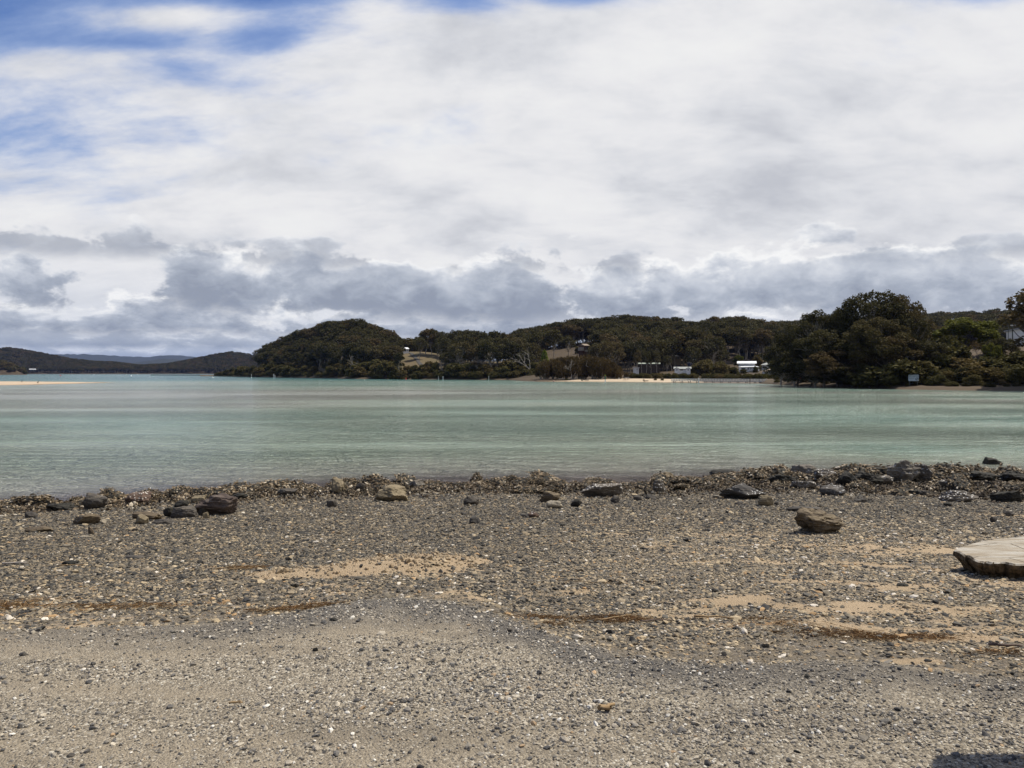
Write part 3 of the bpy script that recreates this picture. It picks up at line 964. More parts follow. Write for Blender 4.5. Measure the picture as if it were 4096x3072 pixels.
def spire(seed, Ht, Wd, n, leaf, leafm, power=1.0, bark=None):
    rng = np.random.default_rng(seed)
    mb = MB().tube([[0, 0, -0.3], [0, 0, Ht * 0.5], [0, 0, Ht * 0.95]], [0.03 * Ht, 0.018 * Ht, 0.004 * Ht], 6)
    h = rng.uniform(0.06, 1, n)
    R = Wd / 2 * np.where(power > 0, (1 - h) ** power, np.sin(h * math.pi) ** 0.6) * (0.55 + 0.45 * rng.uniform(0, 1, n))
    a = rng.uniform(0, 6.28, n)
    R *= 1 + 0.25 * vnoise(np.cos(a) * 2, np.sin(a) * 2, h * 9, seed)
    C = np.stack([R * np.cos(a), R * np.sin(a), h * Ht], 1)
    V, Fq = leaves(C, leaf, rng, 0.1)
    return mb.mesh('trunk', bark or DARK_BARK, True), mesh_np('crown', V, Fq, leafm)


def bare(seed, Ht, bark, leafm=None, per=0, r0=0.022, fan=0.5):
    """leafless or nearly leafless tree: forking limbs"""
    rng = np.random.default_rng(seed)
    mb, tips = MB(), []

    def grow(p, d, L, r, lev):
        n = 4
        P = [p]
        for i in range(n):
            d = d + rng.normal(size=3) * 0.13
            d[2] += 0.04
            d /= np.linalg.norm(d)
            P.append(P[-1] + d * L / n)
        mb.tube(P, np.linspace(r, r * 0.6, n + 1), 5, False)
        if lev == 0:
            tips.append(P[-1])
            return
        for q in range(3 if lev > 2 else 2):
            nd = d + rng.normal(size=3) * fan
            nd[2] = abs(nd[2]) * 0.8 + 0.15
            grow(P[-1 - (q % 2)], nd / np.linalg.norm(nd), L * rng.uniform(0.6, 0.8), r * 0.56, lev - 1)
    grow(np.array([0, 0, -0.3]), np.array([rng.normal() * 0.1, rng.normal() * 0.1, 1.0]), Ht * 0.36, r0 * Ht, 4)
    trunk = mb.mesh('trunk', bark, True)
    if not per:
        return trunk, None
    C = np.concatenate([clump_points(q, Ht * 0.07, per, rng) for q in tips])
    V, Fq = leaves(C, 0.2, rng, 0.1, 0.4)
    return trunk, mesh_np('crown', V, Fq, leafm)


KIND = {
    'gum': [gum(100 + i, 12, 0.34 + 0.03 * (i % 3), 0.36 + 0.05 * (i % 3), 20 + i % 4, 95, 0.36, 0.118, 0.86) for i in range(6)],
    'tall': [gum(200 + i, 15, 0.25 + 0.03 * (i % 2), 0.50 + 0.04 * (i % 3), 15 + i % 4, 95, 0.38, 0.098, 0.88, tr=0.014) for i in range(5)],
    'near': [gum(300 + i, 14, 0.36 + 0.04 * (i % 2), 0.30, 46, 250, 0.20, 0.082, 0.92, NEAR_LEAF, DARK_BARK if i % 2 else PALE_BARK, 0.016) for i in range(4)],
    'dome': [dome(400 + i, 4.0, 5.6, 17, 120, 0.23) for i in range(4)],
    'scrub': [dome(450 + i, 5.0, 4.4, 20, 130, 0.26, flat=0.95) for i in range(4)],
    'neardome': [dome(500 + i, 4.0, 4.6, 22, 330, 0.14, NEAR_LEAF if i == 1 else BUSH_LEAF) for i in range(3)],
    'cas': [dome(600 + i, 9.0, 6.0, 30, 130, 0.42, CAS_LEAF, PALE_BARK, True, 1.3, 0.22) for i in range(3)],
    'green': [gum(700, 9, 0.40, 0.25, 22, 330, 0.22, 0.13, 0.75, GREEN_LEAF, DARK_BARK)],
    'poplar': [spire(710, 8, 2.6, 1500, 0.28, LIME_LEAF, 0.0)],
    'conifer': [spire(720, 6.5, 5.0, 2600, 0.24, DARK_LEAF, 0.75)],
    'dead': [bare(730, 13, GREY_BARK), bare(731, 10, GREY_BARK)],
    'bare': [bare(740, 7, BROWN_TWIG, CAS_LEAF, 10)],
    'lean': [gum(750, 9.5, 0.22, 0.50, 9, 130, 0.30, 0.12, 0.9, tr=0.022, lean=0.10)],
}
NOM = {'gum': 12, 'tall': 15, 'near': 14, 'dome': 4, 'scrub': 5, 'neardome': 4, 'cas': 9, 'green': 9, 'poplar': 8, 'conifer': 6.5, 'dead': 13, 'bare': 7, 'lean': 9.5}
NAME = {'gum': 'gum_tree', 'tall': 'gum_tree', 'near': 'headland_tree', 'dome': 'mangrove_bush', 'scrub': 'shrub', 'neardome': 'shore_shrub', 'cas': 'casuarina_tree',
        'green': 'broadleaf_tree', 'poplar': 'poplar_tree', 'conifer': 'conifer_tree', 'dead': 'dead_tree', 'bare': 'bare_tree', 'lean': 'gum_tree'}
CAT = {'dome': 'bush', 'scrub': 'shrub', 'neardome': 'shrub'}
PR = random.Random(11)


def tree(kind, loc, Ht, label, group=None, wide=1.0, rz=None, var=None):
    V = KIND[kind]
    tm, cm = V[PR.randrange(len(V)) if var is None else var]
    s = Ht / NOM[kind]
    e = empty(NAME[kind], loc, PR.uniform(0, 6.28) if rz is None else rz, label, CAT.get(kind, 'tree'), group, (s * wide, s * wide, s))
    link('trunk', tm, e)
    if cm is not None:
        link('crown', cm, e)
    return e


def seat_tree(land, kind, u, D, pytop, label, group=None, wpx=None, Hmin=2.0, **k):
    X, Y, Z = (float(v[0]) for v in land.at_D(u, D))
    Ht = max(Hmin, float(ztop(pytop, Y)) - Z)
    wide = 1.0
    if wpx:
        V = KIND[kind][k.get('var') or 0][1]
        co = np.array([V.vertices[0].co.x])
        bb = [v for v in (V['w'],)] if 'w' in V else None
        nomw = crown_width(kind)
        wide = (wpx / F * D) / (nomw * Ht / NOM[kind])
    return tree(kind, (X, Y, Z - 0.1), Ht, label, group, wide, **k)


_cw = {}


def crown_width(kind):
    if kind not in _cw:
        m = KIND[kind][0][1]
        co = np.zeros(len(m.vertices) * 3, np.float32)
        m.vertices.foreach_get('co', co)
        co = co.reshape(-1, 3)
        _cw[kind] = float(np.percentile(co[:, 0], 98) - np.percentile(co[:, 0], 2))
    return _cw[kind]


def zoned(label, u, ur, f):
    """say whereabouts in its stand a tree is"""
    if '|' not in label:
        return label
    a, b = label.split('|')
    q = (u - ur[0]) / max(1, ur[1] - ur[0])
    side = ('left end', 'left part', 'middle', 'right part', 'right end')[int(np.clip(q * 5, 0, 4))]
    row = 'crest row' if f > 1.5 else ('upper rows' if f > 0.66 else ('middle rows' if f > 0.33 else 'front rows'))
    return f'{a} {side}, {row}, of {b}'.replace('in the middle, ', 'mid way along, ')


def fill(land, kind, urange, Drange, n, rmin, Hr, label, group, sky=None, skypad=6, keep=None, wide=(0.9, 1.15), seed=0):
    """scatter trees over a slope, no two nearer than rmin, none poking through the outline"""
    rng = np.random.default_rng(seed + 1000)
    got = []
    for tries in range(n * 60):
        if len(got) >= n:
            break
        u = rng.uniform(*urange)
        d0, d1 = Drange(u) if callable(Drange) else Drange
        if d1 <= d0:
            continue
        D = rng.uniform(d0, d1)
        if keep and not keep(u, D):
            continue
        X, Y, Z = (float(v[0]) for v in land.at_D(u, D))
        if any((X - a) ** 2 + (Y - b) ** 2 < rmin * rmin for a, b, _ in got):
            continue
        Ht = rng.uniform(*Hr)
        if sky is not None:
            Ht = min(Ht, float(ztop(np.interp(u, *sky) + skypad, Y)) - Z)
            if Ht < Hr[0] * 0.6:
                continue
        got.append((X, Y, Z))
        tree(kind, (X, Y, Z - 0.15), Ht, zoned(label, u, urange, (D - d0) / (d1 - d0)), group, rng.uniform(*wide))
    return got


def skyline(land, kind, us, Dof, sky, label, group, Hr=(6, 18), wide=(0.9, 1.1), jit=4, seed=0):
    rng = np.random.default_rng(seed + 2000)
    for u in us:
        u = u + rng.uniform(-4, 4)
        D = Dof(u) + rng.uniform(-jit, jit)
        X, Y, Z = (float(v[0]) for v in land.at_D(u, D))
        Ht = float(np.clip(ztop(np.interp(u, *sky) + rng.uniform(-1, 5), Y) - Z, *Hr))
        tree(kind, (X, Y, Z - 0.15), Ht, zoned(label, u, (us[0], us[-1]), 2.0), group, rng.uniform(*wide))


def ia(arr):
    return lambda u: float(np.interp(u, pa, arr))


# the wooded headland on the left of the bay
GL, GG = 'olive gum tree in the|the round headland hill wood', 'gum trees on the round headland hill'
skyline(LA, 'gum', np.arange(1036, 1592, 17), ia(Dr_a), SKY_A, GL, GG, (6, 15), (1.0, 1.25))
fill(LA, 'gum', (1040, 1590), lambda u: (ia(Ds_a)(u) + 30, ia(Dr_a)(u) - 6), 66, 6.2, (8, 12.5), GL, GG, SKY_A, 10, None, (1.05, 1.35), 1)
GL2, GG2 = 'olive scrub bush in the|the headland shore scrub', 'scrub along the foot of the headland hill'
fill(LA, 'scrub', (862, 1580), lambda u: (ia(Ds_a)(u) + 5, ia(Ds_a)(u) + (34 if u > 1010 else 26)), 74, 3.6, (4.2, 8.0), GL2, GG2, SKY_A, 6, None, (1.2, 1.6), 2)
fill(LA, 'dome', (862, 1790), lambda u: (ia(Ds_a)(u) + 3, ia(Ds_a)(u) + 8), 60, 3.6, (1.8, 3.4), 'low rounded bush in the|the headland water edge',
     'low bushes along the headland shore', None, 0, None, (0.9, 1.3), 3)
# saddle with the paddock: trees behind the cottages, then bushes before the slope
fill(LA, 'gum', (1568, 1700), (450, 468), 9, 5.0, (8, 12), 'gum tree in the|the grove behind the saddle cottages', 'gum trees behind the white cottages', ([1500, 1800], [1344, 1344]), 0, None, (0.9, 1.2), 4)
ORD = ('first', 'second', 'third', 'fourth', 'fifth', 'sixth', 'seventh', 'eighth', 'ninth', 'tenth', 'eleventh', 'twelfth', 'thirteenth', 'fourteenth')
PADU = (1560, 1538, 1512, 1628, 1655, 1690, 1718, 1742, 1580, 1612, 1598, 1668)
for u, D, py, w in ((1560, 352, 1432, 60), (1538, 350, 1436, 60), (1512, 352, 1440, 60), (1628, 345, 1452, 40), (1655, 340, 1448, 46), (1690, 338, 1446, 50), (1718, 336, 1430, 62), (1742, 334, 1442, 40),
                    (1580, 342, 1470, 50), (1612, 336, 1468, 44), (1598, 338, 1474, 40), (1668, 332, 1475, 50)):
    seat_tree(LA, 'scrub', u, D, py, f'{ORD[sorted(PADU).index(u)]} olive tree from the left in the row below the brown paddock', 'olive trees below the paddock', w)
seat_tree(LA, 'lean', 1600, 342, 1411, 'slim gum with a pale leaning trunk standing alone below the paddock', None)
seat_tree(LA, 'tall', 1766, 350, 1344, 'tall gum with a bare straight trunk at the right end of the paddock', None, 62)
seat_tree(LA, 'gum', 1676, 395, 1352, 'open gum with spreading pale limbs beside the paddock driveway', None, 50)
seat_tree(LA, 'conifer', 1818, 326, 1448, 'dark green cone shaped conifer on the central shore', None, 48)
GL, GG = 'tall olive gum in the|the wood right of the paddock', 'gum trees in the wood right of the paddock'
skyline(LA, 'gum', np.arange(1702, 2090, 26), ia(Dr_a - 8), SKY_C, GL, GG, (8, 18), (0.85, 1.05), 5, 1)
fill(LA, 'gum', (1785, 2150), lambda u: (ia(Ds_a)(u) + 14, ia(Dr_a)(u) - 14), 34, 5.8, (9, 15), GL, GG, SKY_C, 12, None, (0.9, 1.15), 5)
fill(LA, 'scrub', (1790, 2180), lambda u: (ia(Ds_a)(u) + 7, ia(Ds_a)(u) + 16), 26, 4.0, (4, 7.5), 'dark bushy tree in the|the central wood foot', 'bushy trees along the foot of the central wood', SKY_C, 20, None, (1.1, 1.5), 6)
fill(LA, 'dome', (1735, 2190), lambda u: (ia(Ds_a)(u) + 3, ia(Ds_a)(u) + 7), 24, 3.4, (2.4, 4.0), 'rounded mangrove bush in the|the central shoreline', 'mangrove bushes along the central shoreline', None, 0, None, (1.0, 1.4), 7)
seat_tree(LA, 'dead', 2132, 308, 1376, 'dead gum with a fan of bleached bare limbs in the central wood', None, var=0)
seat_tree(LA, 'dead', 1905, 318, 1430, 'pale crooked dead limbs low in the central wood', None, var=1)
seat_tree(LA, 'dead', 1405, 372, 1382, 'bleached dead limb tree on the face of the round headland hill', None, var=1)
seat_tree(LA, 'poplar', 2178, 316, 1400, 'bright lime green poplar behind the shore trees', None)

# the long ridge behind
GL, GG = 'tall gum tree in the|the long wooded ridge', 'gum trees on the long ridge'


def idd(arr):
    return lambda u: float(np.interp(u, pd, arr))


skyline(LD, 'tall', np.arange(2060, 2815, 23), idd(Dr_d), SKY_D, GL, GG, (9, 19), (1.0, 1.3), 8, 2)


def no_paddock(u, D):
    return not (2180 < u < 2390 and 372 < D < 447)


fill(LD, 'tall', (2030, 2815), lambda u: (350, idd(Dr_d)(u) - 8), 40, 6.5, (12, 16), GL, GG, SKY_D, 10, no_paddock, (1.0, 1.3), 8)
GL, GG = 'pale stemmed gum in the|the slope above the houses', 'gum trees on the slope behind the houses'
skyline(LD, 'tall', np.arange(2822, 3240, 26), idd(Dr_d), SKY_E, GL, GG, (9, 18), (1.0, 1.25), 6, 3)
fill(LD, 'tall', (2830, 3230), lambda u: (352, idd(Dr_d)(u) - 8), 20, 6.5, (13, 17), GL, GG, SKY_E, 10, None, (0.95, 1.2), 9)
# trees standing among the houses in front of the ridge
SKY_M = ([2370, 2400, 2440, 2500, 2540, 2600, 2640, 2700, 2740, 2790, 2842, 2883, 2902, 2930, 2945], [1385, 1368, 1362, 1366, 1348, 1345, 1352, 1318, 1312, 1314, 1338, 1378, 1415, 1434, 1470])
GL, GG = 'dark gum in the|the trees among the houses', 'dark gum trees among the shore houses'


def clear_houses(u, D):
    for a, b, dmax in ((2525, 2660, 290), (2684, 2765, 300), (2925, 3110, 345)):
        if a < u < b and D < dmax:
            return False
    return True


fill(LD, 'gum', (2385, 2935), (282, 345), 36, 5.0, (9, 17), GL, GG, SKY_M, 6, clear_houses, (0.8, 1.05), 10)
skyline(LD, 'gum', np.arange(2395, 2925, 38), lambda u: 318, SKY_M, GL, GG, (4, 20), (0.75, 0.95), 8, 4)
fill(LD, 'scrub', (2770, 2935), (262, 285), 12, 3.4, (4, 7.5), 'dense dark bush in the|the thicket beside the white house', 'dense bushy trees left of the white roofed house', ([2770, 2860, 2940], [1418, 1425, 1462]), 0, None, (1.1, 1.4), 11)
SLIM = (2548, 2566, 2585, 2604, 2628, 2668)
for u, py in ((2548, 1400), (2566, 1392), (2585, 1405), (2604, 1398), (2628, 1402), (2668, 1420)):
    seat_tree(LD, 'tall', u, 268 + PR.uniform(-5, 8), py, f'{ORD[SLIM.index(u)]} slim gum from the left before the long dark house', 'slim gums before the long dark house', 34)
# casuarinas behind the white beach
SKY_K = ([2150, 2165, 2200, 2240, 2300, 2360, 2400, 2440, 2470, 2500, 2512], [1465, 1440, 1418, 1404, 1401, 1400, 1408, 1425, 1448, 1482, 1500])
GL, GG = 'brownish casuarina in the|the clump behind the beach', 'casuarinas behind the white beach'
skyline(LD, 'cas', np.arange(2162, 2506, 26), lambda u: idd(Ds_d)(u) + 17, SKY_K, GL, GG, (2.5, 11), (0.9, 1.15), 4, 5)
fill(LD, 'cas', (2165, 2500), lambda u: (idd(Ds_d)(u) + 10, idd(Ds_d)(u) + 20), 14, 3.2, (5, 9), GL, GG, SKY_K, 8, None, (0.9, 1.15), 12)
seat_tree(LD, 'dead', 2288, 256, 1398, 'pale broken dead top standing out of the casuarina clump', None, var=1)
# mangroves behind the boardwalk
GL, GG = 'low olive mangrove in the|the thicket behind the boardwalk', 'mangroves behind the boardwalk'
fill(LD, 'dome', (2505, 3105), lambda u: (idd(Ds_d)(u) + 20, idd(Ds_d)(u) + 34), 66, 2.6, (2.2, 3.3), GL, GG, ([2500, 3110], [1488, 1490]), 0, None, (0.9, 1.25), 13)
seat_tree(LD, 'scrub', 3028, 318, 1414, 'round dark green tree above the grey roofed house', None, 40)
seat_tree(LD, 'green', 2955, 318, 1418, 'yellow green palm like tree left of the tan roofed house', None, 34)
seat_tree(LD, 'scrub', 2975, 276, 1478, 'small green garden tree in front of the white balcony house', None, 30)
seat_tree(LD, 'scrub', 3022, 280, 1458, 'garden shrub between the white and the grey roofed houses', None, 18)
seat_tree(LD, 'green', 2355, 405, 1372, 'small green tree left of the tan hillside house', None, 22)
seat_tree(LD, 'scrub', 2310, 400, 1385, 'grey green bush beside the hillside paddock', None, 24)

# the near headland on the right
HG = 'dark trees of the right headland wood'
HLS = ['dark tree at the low left end of the right headland wood', 'dark tree stepping up from the left end of the headland wood', 'dark tree at the left shoulder of the headland wood', 'dark tree under the left shoulder of the headland wood', 'dark tree left of the brownish topped headland tree', 'dark tree below the tallest headland tree', 'dark tree low at the left end of the headland wood', 'dark tree near the waterline in the middle of the headland wood', 'dark tree on the right shoulder beside the spreading tree', 'lower dark tree below the right shoulder of the headland wood', 'dark tree beneath the spreading open crowned tree', 'dark tree directly before the tallest headland tree', 'dark tree close to the water at left of the headland wood', 'dark tree close to the water below the tallest headland tree']
NEAR = [(3120, 1377, 150, 176), (3192, 1298, 160, 168), (3262, 1247, 170, 162), (3240, 1372, 190, 158), (3300, 1322, 200, 155), (3420, 1345, 220, 150), (3180, 1420, 180, 165),
        (3350, 1400, 200, 148), (3640, 1262, 150, 150), (3690, 1352, 170, 146), (3560, 1345, 220, 146), (3480, 1300, 240, 152), (3260, 1450, 190, 156), (3400, 1452, 200, 146)]
for i, (u, py, w, D) in enumerate(NEAR):
    seat_tree(LG, 'near', u, D, py, HLS[i], HG, w, var=i % 4)
seat_tree(LG, 'near', 3475, 155, 1172, 'tallest broad crowned tree on the right headland', None, 235, var=0, rz=0.7)
seat_tree(LG, 'near', 3598, 154, 1186, 'spreading tree with open crown on the right flank of the tallest headland tree', None, 190, var=2, rz=2.0)
seat_tree(LG, 'near', 3368, 158, 1214, 'thin topped brownish tree left of the tallest headland tree', None, 110, var=1)
seat_tree(LG, 'near', 3515, 146, 1272, 'brownish leafed tree in front of the tallest headland tree', None, 210, var=3)
seat_tree(LG, 'green', 3858, 165, 1266, 'yellow green broadleaf tree beside the power pole', None, 200)
seat_tree(LG, 'bare', 3908, 150, 1338, 'bare brown twigged tree on the right headland', None)
seat_tree(LG, 'near', 3988, 150, 1350, 'dark dense tree below the white house on the right', None, 120, var=1)
seat_tree(LG, 'near', 4225, 126, 1105, 'big black green tree leaning in from the right edge', None, 370, var=1, rz=1.0)
seat_tree(LG, 'green', 3965, 146, 1368, 'small yellow green tree left of the dark dense tree', None, 60)
LOWU = sorted((3740, 3800, 3770, 3850, 3950, 4060, 4120, 3690, 4040, 3600, 3500, 3900, 4180, 4250))
for u, py, w, D in ((3740, 1335, 150, 150), (3800, 1330, 140, 152), (3770, 1395, 150, 143), (3850, 1410, 160, 141), (3950, 1420, 150, 140), (4060, 1400, 140, 141), (4120, 1420, 160, 140), (3690, 1420, 150, 141),
                    (4040, 1440, 150, 137), (3600, 1430, 170, 140), (3500, 1440, 170, 141), (3900, 1455, 150, 136), (4180, 1400, 160, 140), (4250, 1380, 160, 142)):
    seat_tree(LG, 'scrub', u, D, py, f'{ORD[LOWU.index(u)]} brownish bushy tree from the left on the lower right headland', 'bushy trees of the lower right headland', w)
GL, GG = 'low olive shrub in the|the right headland bank', 'shrubs along the bank of the right headland'


def igs(off):
    return lambda u: (float(np.interp(u, pg, Ds_g)) + off[0], float(np.interp(u, pg, Ds_g)) + off[1])


fill(LG, 'neardome', (3110, 4300), igs((6, 16)), 62, 1.7, (1.2, 3.4), GL, GG, None, 0, lambda u, D: not (3575 < u < 3705 and D < np.interp(u, pg, Ds_g) + 8.0), (0.9, 1.4), 14)
fill(LG, 'neardome', (3080, 4300), igs((4, 7)), 26, 1.5, (0.5, 1.2), 'tiny shrub in the|the foot of the right bank', 'tiny shrubs at the foot of the right bank', None, 0, lambda u, D: not 3612 < u < 3696, (1.1, 1.8), 15)
# bushy point far left
skyline(LI, 'scrub', np.arange(-40, 104, 13), lambda u: 1135, (list(pi), list(ti)), 'green brown tree in the|the small far left point', 'trees on the far left point', (4, 14), (1.3, 1.7), 8, 6)
fill(LI, 'scrub', (-60, 104), (1106, 1130), 12, 7, (5, 10), 'green brown tree in the|the small far left point', 'trees on the far left point', (list(pi), list(ti)), 4, None, (1.2, 1.6), 16)


# ---- woods too far or too deep to pick trees apart: instances of the same gums
def gn_scatter(name, pts, scl, rot, vid, make_protos, label=None, mat=None, tint=None, kind='stuff'):
    me = bpy.data.meshes.new(name)
    n = len(pts)
    me.vertices.add(n)
    me.vertices.foreach_set('co', np.asarray(pts, np.float32).ravel())
    for an, ty, fld, val in (('scl', 'FLOAT_VECTOR', 'vector', scl), ('rot', 'FLOAT_VECTOR', 'vector', rot), ('vid', 'INT', 'value', vid), ('tint', 'FLOAT_COLOR', 'color', tint)):
        if val is None:
            continue
        a = me.attributes.new(an, ty, 'POINT')
        a.data.foreach_set(fld, np.asarray(val, np.int32 if ty == 'INT' else np.float32).ravel())
    me.update()
    o = link(name, me)
    if mat:
        me.materials.append(mat)
    ng = bpy.data.node_groups.new(name, 'GeometryNodeTree')
    ng.interface.new_socket('Geometry', in_out='INPUT', socket_type='NodeSocketGeometry')
    ng.interface.new_socket('Geometry', in_out='OUTPUT', socket_type='NodeSocketGeometry')
    gi, go = ng.nodes.new('NodeGroupInput'), ng.nodes.new('NodeGroupOutput')
    join = ng.nodes.new('GeometryNodeJoinGeometry')
    for g in reversed(make_protos(ng)):
        ti = ng.nodes.new('GeometryNodeGeometryToInstance')
        ng.links.new(g, ti.inputs[0])
        ng.links.new(ti.outputs[0], join.inputs[0])
    ip = ng.nodes.new('GeometryNodeInstanceOnPoints')
    ip.inputs['Pick Instance'].default_value = True

    def named(nm, ty):
        a = ng.nodes.new('GeometryNodeInputNamedAttribute')
        a.data_type = ty
        a.inputs['Name'].default_value = nm
        return a.outputs['Attribute']
    e2r = ng.nodes.new('FunctionNodeEulerToRotation')
    ng.links.new(named('rot', 'FLOAT_VECTOR'), e2r.inputs[0])
    ng.links.new(gi.outputs[0], ip.inputs['Points'])
    ng.links.new(join.outputs[0], ip.inputs['Instance'])
    ng.links.new(named('vid', 'INT'), ip.inputs['Instance Index'])
    ng.links.new(e2r.outputs[0], ip.inputs['Rotation'])
    ng.links.new(named('scl', 'FLOAT_VECTOR'), ip.inputs['Scale'])
    ng.links.new(ip.outputs[0], go.inputs[0])
    md = o.modifiers.new('scatter', 'NODES')
    md.node_group = ng
    return tag(o, label, kind=kind)


def obj_protos(objs):
    def make(ng):
        out = []
        for tr_, cr_ in objs:
            j = ng.nodes.new('GeometryNodeJoinGeometry')
            for ob in (tr_, cr_):
                oi = ng.nodes.new('GeometryNodeObjectInfo')
                oi.transform_space = 'ORIGINAL'
                oi.inputs['Object'].default_value = ob
                ng.links.new(oi.outputs['Geometry'], j.inputs[0])
            out.append(j.outputs[0])
        return out
    return make


def proto_pairs(kind):
    out = []
    for tm, cm in KIND[kind]:
        a = next(o for o in COL.objects if o.data == tm)
        b = next(o for o in COL.objects if o.data == cm)
        out.append((a, b))
    return out


def wood(name, land, kind, ur, Dr, n, Hr, label, sky=None, seed=0, wide=1.2):
    rng = np.random.default_rng(seed + 3000)
    u = rng.uniform(*ur, n)
    d0, d1 = Dr
    D = rng.uniform(d0, d1, n) if not callable(d0) else np.array([rng.uniform(d0(a), d1(a)) for a in u])
    X, Y, Z = land.at_D(u, D)
    Ht = rng.uniform(*Hr, n)
    if sky is not None:
        Ht = np.minimum(Ht, ztop(np.interp(u, *sky) + rng.uniform(-2, 6, n) * 400 / D, Y) - Z)
    ok = Ht > Hr[0] * 0.45
    X, Y, Z, Ht = X[ok], Y[ok], Z[ok], Ht[ok]
    s = Ht / NOM[kind]
    pr = proto_pairs(kind)
    return gn_scatter(name, np.stack([X, Y, Z - 0.2], 1), np.stack([s * wide, s * wide, s], 1), np.stack([0 * s, 0 * s, rng.uniform(0, 6.28, len(s))], 1),
                      rng.integers(0, len(pr), len(s)), obj_protos(pr), label)


wood('headland_wood', LA, 'gum', (1040, 1590), (ia(Ds_a + 30), ia(Dr_a + 20)), 170, (7, 11), 'close packed gums filling the round headland hill', SKY_A, 1)
wood('ridge_wood', LD, 'tall', (2060, 2815), (lambda u: 345 if not 2170 < u < 2395 else 446, lambda u: idd(Dr_d)(u) + 25), 260, (11, 15), 'close packed gums filling the long ridge', SKY_D, 2)
wood('slope_wood', LD, 'tall', (2820, 3420), (lambda u: 355, lambda u: idd(Dr_d)(u) + 20), 200, (11, 16), 'close packed gums behind the white roofed houses', SKY_E, 3)
wood('understory', LD, 'gum', (2060, 3300), (lambda u: idd(Dr_d)(u) + 8, lambda u: idd(Dr_d)(u) + 55), 330, (8, 12), 'dense gums along the back of the long ridge', ([2060, 3300], [1290, 1290]) if False else (SKY_D[0] + SKY_E[0], [v + 14 for v in SKY_D[1] + SKY_E[1]]), 6)
wood('saddle_wood', LA, 'scrub', (1560, 1830), (lambda u: ia(Dr_a)(u) + 8, lambda u: ia(Dr_a)(u) + 48), 170, (6, 10), 'dense bush behind the two white cottages', None, 7)
wood('back_wood', LD, 'gum', (3250, 4400), (lambda u: 430, lambda u: idd(Dr_d)(u) + 10), 900, (9, 15), 'brown grey gum wood on the hill behind the right headland', SKY_E, 4)
wood('far_wood', LL, 'gum', (-300, 1120), (lambda u: 1712, lambda u: 1990), 3600, (8, 15), 'brown gum wood on the far hills across the bay', SKY_L, 5, 1.25)


# ------------------------------------------------------------------ beaches on the far shore
WHITE_SAND = sand_far_mat('white_beach_sand', (0.40, 0.315, 0.21), (0.47, 0.375, 0.26), (0.13, 0.10, 0.06), 0.22)
MUD = sand_far_mat('tidal_mud', (0.16, 0.135, 0.105), (0.20, 0.17, 0.135), (0.10, 0.085, 0.065), 0.08)
pb = np.array([2150, 2200, 2300, 2420, 2550, 2700, 2800, 2850], float)
Dsb = np.interp(pb, pd, Ds_d)
kb = np.array([0.15, 0.35, 0.7, 0.9, 1, 0.9, 0.6, 0.3])
LB = Land('white_beach', pb, [(Dsb - 9, -0.5), (Dsb - 4, -0.02), (Dsb - 1, 0.22 * kb), (Dsb + 7, 0.80 * kb), (Dsb + 14, 1.05 * kb)], WHITE_SAND, 90, 14, 0.10)
pu_ = np.array([2800, 2860, 2950, 3070, 3180, 3240], float)
Dsu = np.interp(pu_, pd, Ds_d)
LU = Land('mud_flat', pu_, [(Dsu - 14, -0.5), (Dsu - 8, -0.02), (Dsu, 0.16), (Dsu + 14, 0.45), (Dsu + 24, 0.7)], MUD, 60, 14, 0.05)
DRIVE = plain('driveway_gravel', (0.075, 0.070, 0.062), 0.9, 0.1)
dv, dq = [], []
for i, (u, D) in enumerate(list(zip(np.interp(np.linspace(0, 1, 40), np.linspace(0, 1, 7), [1632, 1643, 1654, 1664, 1676, 1688, 1698]), np.interp(np.linspace(0, 1, 40), np.linspace(0, 1, 7), [428, 424, 414, 400, 386, 372, 360])))):
    X, Y, Z = (float(v[0]) for v in LA.at_D(u, D))
    dv += [(X - 1.0, Y, Z + 0.10), (X + 1.0, Y, Z + 0.10)]
    if i:
        dq.append([2 * i - 2, 2 * i - 1, 2 * i + 1, 2 * i])
tag(link('driveway', mesh_np('driveway', dv, np.array(dq), DRIVE)), kind='structure')

# ------------------------------------------------------------------ houses
WHITE = plain('white_paint', (0.74, 0.73, 0.70), 0.6, 0.3, 0.06, 1.2)
CREAM = plain('cream_render', (0.52, 0.45, 0.34), 0.8, 0.2, 0.1, 1.2)
ROOF_WHITE = plain('white_roof_steel', (0.80, 0.80, 0.80), 0.45, 0.4, 0.05, 1.0)
ROOF_GREY = plain('grey_roof_steel', (0.28, 0.29, 0.27), 0.6, 0.3, 0.12, 1.0)
ROOF_TAN = plain('tan_roof_tiles', (0.27, 0.215, 0.16), 0.85, 0.2, 0.15, 2.0)
ROOF_GREEN = plain('pale_green_roof', (0.30, 0.33, 0.27), 0.6, 0.3, 0.1, 1.0)
TIMBER = plain('dark_timber', (0.055, 0.042, 0.032), 0.8, 0.2, 0.2, 1.5)
NAVY = plain('dark_blue_cladding', (0.025, 0.03, 0.055), 0.7, 0.3, 0.15, 1.5)
BROWN = plain('brown_cladding', (0.16, 0.095, 0.06), 0.8, 0.2, 0.15, 1.5)
RED = plain('red_cladding', (0.36, 0.05, 0.035), 0.7, 0.2, 0.15, 1.5)
GREYW = plain('grey_weatherboard', (0.42, 0.42, 0.42), 0.75, 0.2, 0.08, 1.0)
PANE = plain('window_glass', (0.02, 0.025, 0.03), 0.08, 0.6, 0.2, 1.0)


